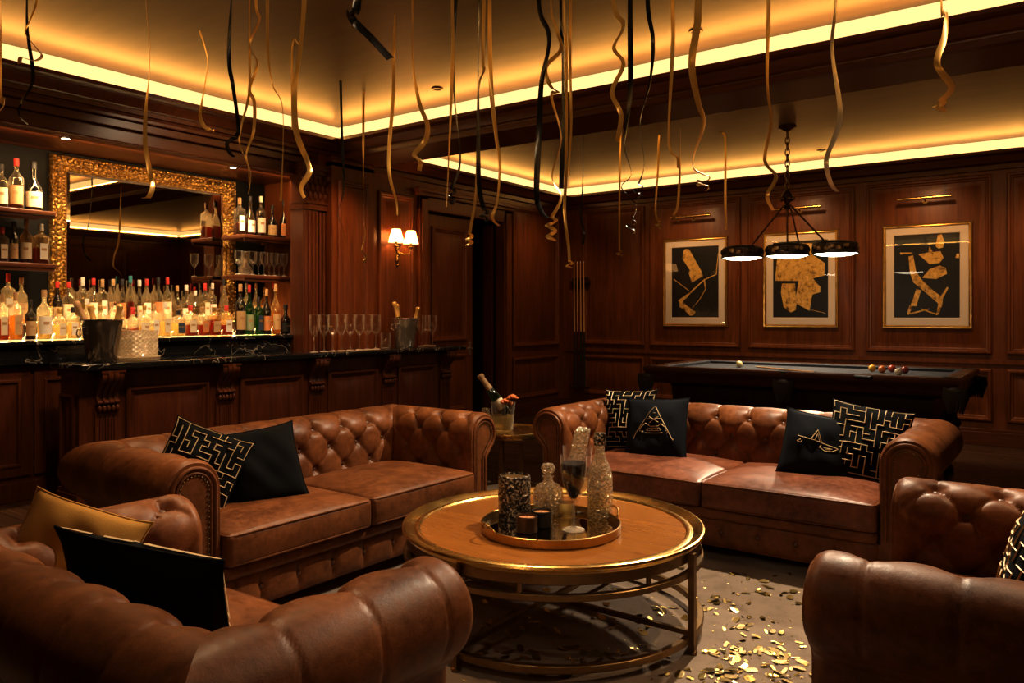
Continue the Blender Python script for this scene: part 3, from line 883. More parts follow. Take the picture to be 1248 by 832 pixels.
# ================================================================== CUSHIONS
def pillow_pt(u, v, S, T, sgn, seed=0):
    x = S * u * (.925 + .075 * v ** 4); z = S * v * (.925 + .075 * u ** 4)
    w = max(0, (1 - u * u)) * max(0, (1 - v * v))
    y = T * w ** .45
    y += .010 * w * (math.sin(3.1 * u + 2 * v + seed) + .6 * math.sin(5.3 * v - 2.2 * u + seed * 2) + .35 * math.sin(9 * u + 7 * v + seed * 3))
    return Vector((x, sgn * y, z))
def pillow(label, loc, rz, tilt, roll, size, mat, pattern=None, seed=0, thick=None, both=False):
    S = size / 2; T = thick or size * .17
    rt = root('throw_cushion', loc, 0, label, 'cushion')
    rt.rotation_euler = (Matrix.Rotation(rz, 3, 'Z') @ Matrix.Rotation(tilt, 3, 'X') @ Matrix.Rotation(roll, 3, 'Y')).to_euler()
    b = MB()
    b.grid(lambda u, v: pillow_pt(2 * u - 1, 2 * v - 1, S, T, -1, seed), 28, 28)
    b.grid(lambda u, v: pillow_pt(1 - 2 * u, 2 * v - 1, S, T, 1, seed + 1), 28, 28)
    b.build('cushion_cover', mat, rt, smooth=80, recalc=False)
    pts = []
    for k in range(14): pts.append(pillow_pt(-1 + 2 * k / 14, -1, S, T, -1))
    for k in range(14): pts.append(pillow_pt(1, -1 + 2 * k / 14, S, T, -1))
    for k in range(14): pts.append(pillow_pt(1 - 2 * k / 14, 1, S, T, -1))
    for k in range(14): pts.append(pillow_pt(-1, 1 - 2 * k / 14, S, T, -1))
    b = MB(); b.tube(pts, .0045, 6, closed=True); b.build('cushion_seam', mat, rt)
    if pattern:
        b = MB()
        for sg in ((-1, 1) if both else (-1,)):
            sd = seed if sg < 0 else seed + 1
            def seg(p, q, w, sg=sg, sd=sd):
                n = max(2, int(math.dist(p, q) / .05)); d = (q[0] - p[0], q[1] - p[1]); l = math.hypot(*d) or 1
                nx, ny = -d[1] / l * w, d[0] / l * w
                for off in (.004,):
                    vs = []; fs = []
                    for k in range(n + 1):
                        t = k / n; u, v = p[0] + d[0] * t, p[1] + d[1] * t
                        for m_, e in ((1, .0005), (0, off), (-1, .0005)):
                            uu = max(-.995, min(.995, u + nx * m_)); vv = max(-.995, min(.995, v + ny * m_))
                            r_ = pillow_pt(uu if sg < 0 else uu, vv, S, T, sg, sd); r_.y += sg * (e + .0012); vs.append(r_)
                    for k in range(n):
                        for m_ in range(2): fs.append((k * 3 + m_, k * 3 + m_ + 1, k * 3 + m_ + 4, k * 3 + m_ + 3))
                    b.add(vs, fs)
            pattern(seg, sd)
        b.build('gold_embroidery' if pattern is not maze else 'maze_embroidery', 'thread_gold', rt, smooth=60, recalc=False)
    return rt
def maze(seg, sd):
    rnd = random.Random(sd * 13 + 5); N = 12
    st = 1.94 / N
    P = lambda i, j: (-.97 + st * i, -.97 + st * j)
    seen = {(N // 2, N // 2)}; stack = [(N // 2, N // 2)]
    edges = []
    while stack:
        k = len(stack) - 1 if rnd.random() < .8 else rnd.randrange(len(stack))
        c = stack[k]
        nb = [(c[0] + dx, c[1] + dy) for dx, dy in ((1, 0), (-1, 0), (0, 1), (0, -1)) if 0 <= c[0] + dx <= N and 0 <= c[1] + dy <= N and (c[0] + dx, c[1] + dy) not in seen]
        if not nb: stack.pop(k); continue
        n = rnd.choice(nb); seen.add(n); edges.append((c, n)); stack.append(n)
    for p, q in edges:
        d = ((q[0] - p[0]) * .012, (q[1] - p[1]) * .012); a, b_ = P(*p), P(*q)
        seg((a[0] - d[0], a[1] - d[1]), (b_[0] + d[0], b_[1] + d[1]), .0125)
def emblem_a(seg, sd):
    w = .011
    for p, q in (((-.62, -.22), (-.02, .68)), ((-.02, .68), (.04, .68)), ((.04, .68), (.66, -.42)), ((.66, -.42), (.70, -.36)),
                 ((-.62, -.22), (-.70, -.40)), ((-.52, -.10), (-.28, .12)), ((.46, -.06), (.26, .10)),
                 ((-.28, .12), (-.12, .02)), ((-.12, .02), (.16, .02)), ((.16, .02), (.26, .10)),
                 ((-.16, .34), (.18, .14)), ((-.14, .14), (.18, .34)), ((-.20, .26), (-.06, .26)), ((.08, .26), (.24, .26)), ((-.02, .46), (.06, .46)),
                 ((-.24, -.12), (.28, -.12)), ((-.28, -.20), (.32, -.20)), ((-.18, -.04), (.20, -.04)), ((-.24, -.12), (-.18, -.04)), ((.28, -.12), (.20, -.04)),
                 ((-.10, -.08), (-.02, -.08)), ((.06, -.08), (.14, -.08)),
                 ((-.42, -.16), (-.34, -.16)), ((-.38, -.20), (-.38, -.12)), ((.42, -.12), (.50, -.12)), ((.50, -.12), (.46, -.22)), ((-.48, -.14), (-.46, -.10))):
        seg(p, q, w)
def emblem_b(seg, sd):
    w = .012
    for p, q in (((-.62, .14), (-.30, .10)), ((-.30, .10), (.40, .02)), ((.40, .02), (.60, -.02)), ((-.22, .10), (-.06, .44)), ((-.06, .44), (.10, .06)), ((-.10, .10), (-.05, .30)), ((-.05, .30), (.04, .07)),
                 ((-.62, -.04), (-.52, .04)), ((-.62, -.04), (-.50, -.06)), ((-.50, -.06), (-.46, .02)),
                 ((.06, -.10), (.22, -.18)), ((.22, -.18), (.44, -.14)), ((.44, -.14), (.60, -.02)), ((.06, -.10), (.10, -.02)), ((.18, -.08), (.44, -.06)), ((.24, -.12), (.38, -.10))):
        seg(p, q, w)

pillow('black cushion with gold maze embroidery against the left arm of the bar-side sofa', (-3.52, 2.20, .70), R(58), R(-20), R(24), .40, 'velvet_black', maze, 3)
pillow('plain black velvet cushion beside the maze cushion on the bar-side sofa', (-3.44, 2.50, .665), R(66), R(-24), R(-7), .42, 'velvet_black', None, 4)
pillow('black cushion with gold maze embroidery behind the triangle cushion, left end of the sofa', (-2.62, 5.02, .70), R(-6), R(-14), R(-4), .44, 'velvet_black', maze, 8)
pillow('navy velvet cushion with a gold triangle emblem, left half of the sofa', (-2.33, 4.86, .675), R(8), R(-20), R(-3), .44, 'velvet_navy', emblem_a, 6)
pillow('navy velvet cushion with a small gold peak emblem, right half of the sofa', (-1.27, 4.84, .665), R(18), R(-22), R(10), .41, 'velvet_navy', emblem_b, 9)
pillow('black cushion with gold maze embroidery leaning on the right arm of the sofa', (-1.01, 4.94, .70), R(14), R(-20), R(9), .45, 'velvet_black', maze, 17)
pillow('plain gold satin cushion in the corner of the near left armchair', (-2.60, 1.17, .665), R(62), R(-18), R(24), .37, 'velvet_gold', None, 11)
pillow('large black cushion with gold lines along its edge on the near left armchair', (-2.18, 1.21, .595), R(204), R(-26), R(-9), .51, 'velvet_black', maze, 21)
pillow('black and gold maze cushion on the right armchair, cut by the edge of view', (-.12, 3.02, .665), R(-80), R(-18), R(6), .43, 'velvet_black', maze, 31)

# ================================================================== RUG
b = MB(); b.rbox((-2.0, 2.77, .006), (2.55, 2.57, .006), .004, 1)
rug = tag(b.build('area_rug', 'carpet', smooth=0), 'large grey-brown rug under the seating, strewn with gold confetti', 'rug')
RZ = .0125

# ================================================================== COFFEE TABLE
TC = Vector((-2.04, 3.12, 0)); TR = .71; TH = .47
ct = root('coffee_table', TC, 0, 'round coffee table with polished wood top in a brass rim on an open metal frame', 'coffee table')
b = MB(); b.lathe([(.0001, TH - .020), (TR - .075, TH - .020)], 96); b.lathe([(TR - .075, TH - .02), (TR - .075, TH - .045), (.0001, TH - .045)], 96); b.build('tabletop', 'table_wood', ct)
b = MB(); b.lathe([(TR - .085, TH - .0195), (TR - .078, TH - .012), (TR - .066, TH - .011), (TR - .052, TH - .016), (TR - .040, TH - .010), (TR - .022, TH + .0), (TR - .008, TH + .004), (TR, TH + .001), (TR + .004, TH - .008), (TR, TH - .016), (TR - .012, TH - .022), (TR - .016, TH - .03), (TR - .085, TH - .03)], 128)
b.build('brass_rim', 'brass', ct)
def band(r0, r1, z0, z1, nm, mat='dark_brass'):
    b = MB(); e = .003
    b.lathe([(r0 + e, z0), (r1 - e, z0), (r1, z0 + e), (r1, z1 - e), (r1 - e, z1), (r0 + e, z1), (r0, z1 - e), (r0, z0 + e), (r0 + e, z0)], 96); b.build(nm, mat, ct)
band(TR - .05, TR - .018, TH - .075, TH - .028, 'apron')
band(TR - .035, TR - .005, .335, .362, 'upper_ring'); band(TR - .035, TR - .005, .055, .085, 'lower_ring')
for k in range(4):
    a = k * PI / 2
    T = Matrix.Rotation(a, 4, 'Z')
    b = MB(); b.box(TR - .012, TR + .014, -.014, .014, .02, TH - .03, T); b.lathe([(.0001, RZ), (.020, RZ), (.022, RZ + .012), (.014, .02), (.012, .04)], 12, (TR, 0, 0), T)
    b.build('leg', 'dark_brass', ct, smooth=30)
for k in range(8):
    T = Matrix.Rotation(k * PI / 4 + PI / 8, 4, 'Z')
    b = MB(); b.box(TR - .028, TR - .014, -.008, .008, .36, TH - .07, T); b.build('spacer', 'dark_brass', ct, smooth=0)
b = MB(); b.box(-.011, .011, -TR + .01, TR - .01, .088, .112); b.box(-TR + .01, -.011, -.011, .011, .09, .110); b.box(.011, TR - .01, -.011, .011, .09, .110); b.build('stretcher', 'dark_brass', ct, smooth=0)

# tray and what stands on it
brass('tray_brass', (.52, .33, .13), .26)
TZ = TH - .0195
TY = Vector((-1.995, 3.04, TZ))
tr = root('round_tray', TY, 0, 'round brass tray with mirrored base and loop handles on the coffee table', 'tray')
b = MB(); b.lathe([(.0001, .0), (.322, .0), (.326, .004), (.326, .040), (.322, .043), (.318, .040), (.316, .010), (.0001, .010)], 80); b.build('tray_rim', 'tray_brass', tr)
b = MB(); b.lathe([(.0001, .0108), (.315, .0108)], 64); b.build('mirror_base', 'mirror', tr)
for ang in (R(-115), R(60)):
    b = MB(); pts = []
    for k in range(13):
        t = PI * k / 12; l = .062 * math.cos(t); 
        rr = .321 + .028 * math.sin(t); aa = ang + l / .32
        pts.append((rr * math.cos(aa), rr * math.sin(aa), .028 + .045 * math.sin(t)))
    b.tube(pts, .005, 8); b.build('tray_handle', 'brass', tr)
GZ = TZ + .0115
def on_tray(px, py): return atz(px, py, GZ)
p = on_tray(627, 632)
cn = root('glitter_candle', p, 0, 'tall round candle holder covered in dark gold glitter on the tray', 'candle')
b = MB(); b.lathe([(.0001, 0), (.074, 0), (.078, .004), (.078, .118), (.080, .120), (.080, .126), (.078, .128), (.078, .205), (.074, .212), (.068, .214), (.066, .206)], 40); b.build('holder', 'glitter', cn)
b = MB(); b.lathe([(.0001, .200), (.067, .204)], 32); b.build('lid', 'dark_brass', cn)
for px, py, lb, mt in ((642, 648, 'short tealight candle in a bronze cup, front of the two on the tray', 'bronze'), (660, 641, 'short tealight candle in a dark cup behind the front tealight', 'iron')):
    p = on_tray(px, py); c = root('tealight_candle', p, 0, lb, 'candle')
    b = MB(); b.lathe([(.0001, 0), (.044, 0), (.049, .005), (.050, .072), (.047, .076), (.044, .072), (.044, .062)], 28); b.build('cup', mt, c)
    b = MB(); b.lathe([(.0001, .066), (.0445, .064)], 24); b.tube([(0, 0, .064), (0, .002, .075)], .0015, 5); b.build('wax', 'wax', c)
# crystal decanter
p = on_tray(668, 625); d = root('crystal_decanter', p, R(30), 'squat cut crystal decanter with a round stopper on the tray', 'decanter')
b = MB(); b.lathe([(.0001, 0), (.060, 0), (.074, .012), (.078, .06), (.075, .11), (.058, .14), (.028, .155), (.022, .175), (.03, .185)], 12); b.build('decanter_body', 'crystal', d, smooth=15)
b = MB(); b.lathe([(.0001, .182), (.018, .182), (.016, .192), (.030, .205), (.036, .225), (.028, .245), (.0001, .252)], 10); b.build('stopper', 'crystal', d, smooth=15)
b = MB(); b.lathe([(.0001, .006), (.066, .012), (.071, .055), (.0001, .056)], 12); b.build('whisky', 'liquid_gold', d)
# dark cocktail in a stemmed flute
p = on_tray(699, 646); d = root('champagne_flute', p, 0, 'tall stemmed flute filled with dark drink at the front of the tray', 'glass')
b = MB(); b.lathe([(.0001, .002), (.050, .002), (.052, .005), (.02, .012), (.008, .025), (.0065, .05), (.0065, .125), (.012, .140), (.030, .170), (.050, .220), (.060, .290), (.062, .345)], 32); b.build('flute_glass', 'glass', d)
b = MB(); b.lathe([(.0001, .146), (.012, .148), (.028, .172), (.047, .220), (.057, .290), (.0565, .312), (.0001, .312)], 28); b.build('dark_drink', 'liquid_dark', d)
# tall goblet with ice behind, crystal bottle, short tumbler
p = on_tray(704, 622); d = root('tall_goblet', p, 0, 'wide clear goblet with a twist of ice rising out of it, behind the flute', 'glass')
b = MB(); b.lathe([(.0001, .002), (.055, .002), (.055, .006), (.012, .014), (.009, .06), (.02, .08), (.055, .12), (.066, .18), (.072, .27), (.076, .325)], 32); b.build('goblet_glass', 'glass', d)
b = MB(); b.rbox((.012, 0, .335), (.038, .03, .085), .018, 3, lambda q, t: q + Vector((.02 * t.z, 0, .006 * math.sin(9 * t.x)))); b.build('ice_piece', 'crystal', d)
b = MB(); b.lathe([(.0001, .09), (.02, .09), (.05, .122), (.058, .16), (.0001, .162)], 24); b.build('pale_drink', 'liquid_gold', d)
p = on_tray(731, 630); d = root('crystal_bottle', p, 0, 'tall glittering glass bottle at the right of the tray', 'bottle')
b = MB(); b.lathe([(.0001, 0), (.058, 0), (.062, .006), (.062, .20), (.052, .245), (.030, .29), (.024, .32), (.022, .37)], 28); b.build('bottle_body', 'crystal', d)
b = MB(); b.lathe([(.026, .352), (.030, .356), (.031, .40), (.026, .412), (.0001, .414)], 20); b.build('bottle_cap', 'glitter', d)
b = MB(); b.lathe([(.0001, .008), (.055, .008), (.056, .11), (.0001, .112)], 24); b.build('clear_spirit', 'liquid_gold', d)
p = on_tray(690, 627); d = root('short_tumbler', p, 0, 'short clear tumbler half filled with pale gold drink, behind the flute stem', 'glass')
b = MB(); b.lathe([(.0001, .0), (.040, .0), (.043, .004), (.046, .105)], 28); b.build('tumbler_glass', 'glass', d)
b = MB(); b.lathe([(.0001, .010), (.039, .010), (.041, .062), (.0001, .063)], 24); b.build('pale_drink', 'liquid_gold', d)

# ================================================================== SIDE TABLE IN THE CORNER
ST = Vector((-3.45, 4.72, .0125)); SH = .57
st = root('side_table', ST, 0, 'small round brass side table in the gap between the two sofas', 'side table')
b = MB(); b.lathe([(.0001, SH), (.27, SH), (.275, SH + .012), (.285, SH + .014), (.29, SH + .004), (.288, SH - .03), (.27, SH - .035), (.0001, SH - .035)], 56); b.build('table_top', 'brass', st)
band2 = MB(); band2.lathe([(.25, .12), (.27, .12), (.27, .14), (.25, .14), (.25, .12)], 48); band2.build('ring_stretcher', 'dark_brass', st)
for k in range(4):
    T = Matrix.Rotation(k * PI / 2 + R(20), 4, 'Z'); b = MB(); b.box(.245, .275, -.014, .014, 0.0, SH - .034, T); b.build('leg', 'dark_brass', st, smooth=0)
STZ = SH + .0135
def champagne(loc, tilt_dir, tilt, L=.36, R_=.042, label='', group=None, foil='foil', cork_only=False):
    d = root('champagne_bottle', loc, 0, label, 'bottle', group)
    z = Vector((math.cos(tilt_dir) * math.sin(tilt), math.sin(tilt_dir) * math.sin(tilt), math.cos(tilt)))
    d.rotation_euler = z.to_track_quat('Z', 'Y').to_euler()
    s = L / .36
    b = MB(); b.lathe([(.0001, 0), (R_, 0), (R_ + .002, .01), (R_ + .002, .17 * s), (R_ * .8, .21 * s), (.019, .26 * s), (.016, .30 * s)], 20); b.build('bottle_glass', 'glass_green' if foil == 'foil' else 'glass_green', d)
    b = MB(); b.lathe([(.0265, .225 * s), (.0225, .27 * s), (.0215, .325 * s), (.0255, .33 * s), (.027, .352 * s), (.019, .362 * s), (.0001, .363 * s)], 16); b.build('foil_neck', foil, d)
    b = MB(); b.lathe([(R_ + .003, .05 * s), (R_ + .003, .13 * s)], 20); b.build('bottle_label', 'paper_cream', d)
    return d
p = atz(613, 524, STZ)
bk = root('glass_ice_bucket', (p.x, p.y, STZ), 0, 'clear ice bucket with a gold base on the side table', 'ice bucket')
b = MB(); b.lathe([(.0001, .0), (.068, .0), (.074, .004), (.092, .20), (.095, .21)], 28); b.build('bucket_glass', 'glass', bk)
b = MB(); b.lathe([(.0001, .004), (.070, .006), (.082, .115), (.0001, .116)], 28); b.build('gold_fill', 'liquid_gold', bk)
champagne((p.x + .03, p.y + .015, STZ + .125), R(210), R(36), .36, .034, 'champagne bottle with pink foil leaning out of the clear ice bucket', None, 'cap_cork')
fl = root('flower_posy', (p.x + .035, p.y - .02, STZ + .118), 0, 'small posy of orange roses standing in the clear ice bucket', 'flowers')
rnd = random.Random(3)
for k, (dx, dy, dz) in enumerate(((.02, -.02, .10), (.06, .01, .13), (.0, .02, .085))):
    b = MB()
    for q in range(9):
        a = q * 2.4; rr = .006 + .0035 * q
        b.sphere((dx + rr * math.cos(a), dy + rr * math.sin(a), dz + .02 - .0022 * q), .016, 7, 5, (1, 1, .7))
    b.build('rose', 'rose', fl); b = MB(); b.tube([(dx * .2, dy * .2, .0), (dx * .6, dy * .6, dz * .5), (dx, dy, dz)], .003, 5); b.build('stem', 'leaf', fl)
p = atz(592, 523, STZ); p = Vector((p.x, p.y, STZ))
b = MB(); b.lathe([(.0001, 0), (.05, 0), (.07, .02), (.08, .06), (.065, .10), (.03, .12), (.034, .14), (.028, .16), (.0001, .165)], 10); 
tag(b.build('crystal_bowl', 'crystal', None, smooth=15, loc=p), 'lidded cut crystal bowl next to the ice bucket on the side table', 'bowl')

# ================================================================== CONFETTI
rnd = random.Random(42)
def flake_mesh(k):
    b = MB(); L = rnd.uniform(.012, .034); W_ = L * rnd.uniform(.35, .7); n = 8; vs = [];
    for q in range(n):
        a = 2 * PI * q / n; x = L * math.cos(a); y = W_ * math.sin(a)
        vs.append((x, y, .0045 + .0035 * math.sin(x / L * 2 + k) * rnd.uniform(.5, 1)))
    b.add(vs, [tuple(range(n))])
    me = bpy.data.meshes.new('confetti'); me.from_pydata(b.v, [], b.f); me.materials.append(M('confetti' if k % 2 else 'confetti_dark')); return me
fm = [flake_mesh(k) for k in range(14)]
spots = []
def ok(p):
    if (p.x - TC.x) ** 2 + (p.y - TC.y) ** 2 < .74 ** 2 and (p.x - TC.x) ** 2 + (p.y - TC.y) ** 2 > .64 ** 2: return False
    if p.y > 4.40 or p.x > -.52 or p.x < -3.05: return False
    if p.y < 1.75 and p.x < -1.2: return False
    return True
def put(px, py, sx, sy, n):
    for _ in range(n):
        p = atz(px + rnd.gauss(0, sx), max(690, py + rnd.gauss(0, sy)), RZ)
        if ok(p): spots.append(p)
for a_ in ((890, 793, 28, 5, 42), (880, 822, 34, 7, 46), (935, 800, 22, 8, 22), (960, 815, 16, 10, 18), (905, 765, 35, 8, 26), (890, 732, 32, 8, 26), (930, 720, 30, 6, 10), (870, 700, 40, 5, 8),
           (690, 755, 45, 8, 22), (700, 800, 50, 12, 26), (620, 765, 30, 14, 20), (640, 815, 40, 10, 18), (760, 760, 30, 10, 18), (770, 800, 30, 12, 16), (600, 720, 30, 8, 14), (820, 745, 18, 14, 16), (970, 740, 22, 24, 8)):
    put(*a_)
rnd.shuffle(spots)
for k, p in enumerate(spots[:290]):
    o = bpy.data.objects.new('confetti_flake', fm[rnd.randrange(14)]); COL.objects.link(o)
    o.location = p; o.rotation_euler = (rnd.uniform(-.22, .22), rnd.uniform(-.22, .22), rnd.uniform(0, 6.28))
    tag(o, 'gold foil confetti flake lying on the grey-brown rug around the coffee table', 'confetti', 'gold confetti flakes on the rug')
b = MB()
for _ in range(420):
    p = atz(rnd.uniform(560, 985), rnd.uniform(695, 850), RZ)
    if not ok(p): continue
    a = rnd.uniform(0, 6.28); L = rnd.uniform(.003, .008)
    ca, sa = math.cos(a) * L, math.sin(a) * L
    b.add([(p.x - ca, p.y - sa, .015), (p.x + sa * .5, p.y - ca * .5, .0165), (p.x + ca, p.y + sa, .015), (p.x - sa * .5, p.y + ca * .5, .0165)], [(0, 1, 2, 3)])
tag(b.build('confetti_specks', 'confetti', smooth=0), 'fine gold confetti specks sprinkled over the rug', 'confetti', None, 'stuff')
# ================================================================== POOL TABLE
PX0, PX1, PY0, PY1, PZ = -3.50, -.76, 7.0, 8.5, .95
PC = Vector(((PX0 + PX1) / 2, (PY0 + PY1) / 2, 0)); hx, hy = (PX1 - PX0) / 2, (PY1 - PY0) / 2
pt = root('pool_table', PC, 0, 'dark carved pool table with charcoal cloth and fringed pockets by the panelled wall', 'pool table')
Z = lambda u, v, h: Vector((u, v, h))
b = MB(); b.rects(Z, -hx, hx, -hy, hy, [(.10, PZ - .17), (.045, PZ - .15), (.03, PZ - .12), (.02, PZ - .07), (.0, PZ - .045), (.0, PZ - .012), (.012, PZ), (.115, PZ), (.12, PZ - .008), (.12, PZ - .05)], fill=False)
b.build('rail_frame', 'pool_wood', pt, smooth=40)
b = MB(); b.box(-hx + .12, hx - .12, -hy + .12, hy - .12, PZ - .06, PZ - .035); b.build('cloth_bed', 'pool_cloth', pt, smooth=0)
b = MB(); b.rects(Z, -hx + .119, hx - .119, -hy + .119, hy - .119, [(0, PZ - .036), (0, PZ - .004), (.035, PZ - .002), (.05, PZ - .012), (.04, PZ - .036)], fill=False); b.build('cushion_rail', 'pool_cloth', pt, smooth=0)
for sx in (-1, 0, 1):
    for sy in (-1, 1):
        px_, py_ = sx * (hx - .075), sy * (hy - (.075 if sx else .06))
        b = MB(); b.lathe([(.062, PZ - .034), (.062, PZ + .002), (.052, PZ + .003), (.05, PZ - .034)], 20, (px_, py_, 0)); b.lathe([(.0001, PZ - .033), (.056, PZ - .033)], 20, (px_, py_, 0))
        pk = b.build('pocket', 'black', pt)
        # leather shield and fringe below the rail
        b = MB(); q = Vector((sx * (hx - .03), sy * (hy - .0), 0)) if sx else Vector((0, sy * hy, 0))
        for k in range(26):
            a = PI * k / 25
            dx = .10 * math.cos(a); dy = sy * (.045 * math.sin(a) - .01)
            b.tube([(q.x + dx * .8, q.y + dy * .5, PZ - .075), (q.x + dx * .85, q.y + dy * .8, PZ - .15), (q.x + dx * .5, q.y + dy * .4, PZ - .235 - .02 * (k % 3))], [.010, .011, .006], 5)
        b.sphere((q.x, q.y + sy * .012, PZ - .10), .05, 12, 8, (1.3, .45, .7))
        b.build('pocket_fringe', 'tassel', pk)
b = MB(); b.rects(Z, -hx + .18, hx - .18, -hy + .18, hy - .18, [(.06, PZ - .40), (.04, PZ - .36), (.03, PZ - .2), (0, PZ - .16)], fill=False); b.box(-hx + .26, hx - .26, -hy + .26, hy - .26, PZ - .40, PZ - .06); b.build('table_body', 'dark_wood', pt, smooth=30)
for sx in (-1, 1):
    for sy in (-1, 1):
        b = MB(); cx, cy_ = sx * (hx - .30), sy * (hy - .28)
        b.lathe([(.0001, 0), (.11, 0), (.12, .03), (.10, .07), (.075, .10), (.095, .22), (.13, .36), (.15, .46), (.14, .56)], 20, (cx, cy_, 0), sq=3)
        for z in (.30, .38, .46):
            for k in range(8): b.sphere((cx + (.10 + z * .1) * math.cos(k * PI / 4), cy_ + (.10 + z * .1) * math.sin(k * PI / 4), z), .035, 7, 5, (1, 1, 1.3))
        b.build('carved_leg', 'dark_wood', pt, smooth=50)
BZB = PZ - .035
def ball(px, py, mat, lb, grp=None):
    p = atz(px, py, BZB + .034)
    b = MB(); b.sphere((0, 0, .034), .034, 20, 12)
    tag(b.build('pool_ball', mat, None, loc=(p.x, p.y, BZB + .0005)), lb, 'ball', grp)
ball(901, 443.5, 'ball_white', 'cream cue ball alone on the left part of the pool cloth')
for px, py, mt, lb in ((1063, 448.5, 'ball_yellow', 'yellow ball, leftmost of the cluster on the pool table'), (1075, 450, 'ball_orange', 'orange ball beside the yellow one in the cluster on the pool table'),
                       (1087, 449, 'ball_red', 'red ball in the middle of the cluster on the pool table'), (1095, 453, 'ball_stripe', 'pale ball at the front of the cluster on the pool table'), (1103, 450.5, 'ball_maroon', 'dark red ball, rightmost of the cluster on the pool table')):
    ball(px, py, mt, lb)
def cue_mb(p, q, r0=.007, r1=.014):
    p, q = Vector(p), Vector(q); mid = p.lerp(q, .55)
    return p, mid, q
def cue(p, q, lb, grp):
    p, q = Vector(p), Vector(q)
    d = root('pool_cue', q, 0, lb, 'cue', grp)
    m = (p - q) * .44
    b = MB(); b.tube([m, (p - q) * .985], [.0115, .0065], 10); b.build('shaft', 'cue_maple', d)
    b = MB(); b.tube([Vector((0, 0, 0)), m * .98], [.0165, .0118], 10); b.build('butt', 'black', d)
    b = MB(); b.tube([(p - q) * .985, (p - q)], .0066, 10); b.build('tip', 'ball_stripe', d)
    return d
p = atz(921, 446, BZB + .015); q = atz(1062, 456, BZB + .05)
cue((p.x, p.y, BZB + .009), (q.x, q.y, BZB + .019), 'pool cue lying across the charcoal pool table cloth', None)

# cue rack with four cues
cx = -6.10
rk = root('cue_rack', (cx, YB, 0), 0, 'dark wall rack holding four upright cues in the corner of the panelled room', 'rack')
b = MB(); b.box(-.17, .17, -.075, -.038, 1.93, 1.97); b.box(-.15, .15, -.038, -.034, 1.85, 2.02); b.build('top_rail', 'dark_wood', rk, smooth=0, bevel=.004)
b = MB(); b.box(-.17, .17, -.085, -.036, .34, .37); b.build('base_ledge', 'dark_wood', rk, smooth=0, bevel=.004)
for k in range(4):
    x = cx - .085 + .057 * k
    cue((x, YB - .086, 2.26), (x, YB - .062, .372), ['upright cue in the wall rack, leftmost of four', 'upright cue in the wall rack, second from the left', 'upright cue in the wall rack, third from the left', 'upright cue in the wall rack, rightmost of four'][k], 'cues in the wall rack')

# ================================================================== PICTURES
def picture(xc, shapes, lb, lines=()):
    w, h, zc = .465, .61, 1.905
    d = root('framed_picture', (xc, YB - .008, zc), 0, lb, 'picture')
    F = frame((0, 0, 0), (1, 0, 0), (0, -1, 0))
    b = MB(); b.rects(F, -w, w, -h, h, [(0, 0), (0, .028), (.008, .036), (.02, .030), (.028, .034), (.036, .026), (.038, .018)], fill=False); b.build('picture_frame', 'frame_gold', d, smooth=40)
    b = MB(); b.rects(F, -w + .036, w - .036, -h + .036, h - .036, [(0, .016), (.085, .016), (.09, .010)], fill=False); b.build('mat_board', 'mat_board', d, smooth=0)
    aw, ah = w - .122, h - .122
    b = MB(); b.rects(F, -aw - .006, aw + .006, -ah - .006, ah + .006, [(0, .010)]); art = b.build('artwork', 'picture_black', d, smooth=0)
    b = MB(); z = .0112
    for sh in shapes:
        b.add([F(x * aw, y * ah, z) for x, y in sh], [tuple(range(len(sh)))]); z += .0005
    for (p, q, t) in lines:
        dx, dy = (q[0] - p[0]) * aw, (q[1] - p[1]) * ah; l = math.hypot(dx, dy) or 1; nx, ny = -dy / l * t, dx / l * t
        b.add([F(p[0] * aw + nx, p[1] * ah + ny, z), F(q[0] * aw + nx * .6, q[1] * ah + ny * .6, z), F(q[0] * aw - nx * .6, q[1] * ah - ny * .6, z), F(p[0] * aw - nx, p[1] * ah - ny, z)], [(0, 1, 2, 3)]); z += .0003
    b.build('gold_leaf_shapes', 'gold_leaf', art, smooth=0, recalc=False)
    b = MB(); b.rects(F, -w + .036, w - .036, -h + .036, h - .036, [(0, .0215)]); b.build('picture_glass', 'glass_pane', d, smooth=0)
picture(-4.281, [[(-.50, .88), (-.40, .95), (-.24, .93), (-.14, .82), (.30, .28), (.34, .16), (-.12, -.01), (-.26, .26), (-.20, .34), (-.52, .66)],
                 [(-.66, -.56), (-.52, -.54), (-.30, -.68), (.04, -.84), (-.06, -.93), (-.20, -.95), (-.48, -.76), (-.64, -.70)]],
        'framed abstract of a gold slab and thin lines on black, left of the three', [((-.66, -.56), (-.30, -.36), .03), ((-.30, -.36), (.40, .06), .012), ((.40, .06), (.90, .20), .008), ((-.90, .10), (-.24, -.24), .006), ((.4, .05), (.46, -.2), .012), ((.46, -.2), (.2, -.5), .006), ((.2, -.5), (-.1, -.72), .004), ((.90, .2), (.98, .78), .006)])
picture(-2.868, [[(-.92, -.02), (-.84, .60), (-.70, .86), (-.20, .96), (.44, .92), (.40, .70), (.46, .62), (.88, .40), (.86, .08), (.46, .02), (.58, -.10), (.72, -.20), (.72, -.34), (.44, -.40), (.34, -.82), (-.20, -.60), (-.10, -.24), (-.06, -.04)],
                 [(-.66, -.10), (-.18, -.10), (-.16, -.42), (-.12, -.60), (-.16, -.80), (-.34, -.86), (-.60, -.72), (-.70, -.34)]],
        'framed abstract of torn gold sheets on black behind the pendant lamp', [((.3, -.78), (.9, -.88), .004), ((-.68, -.2), (-.2, -.52), .006)])
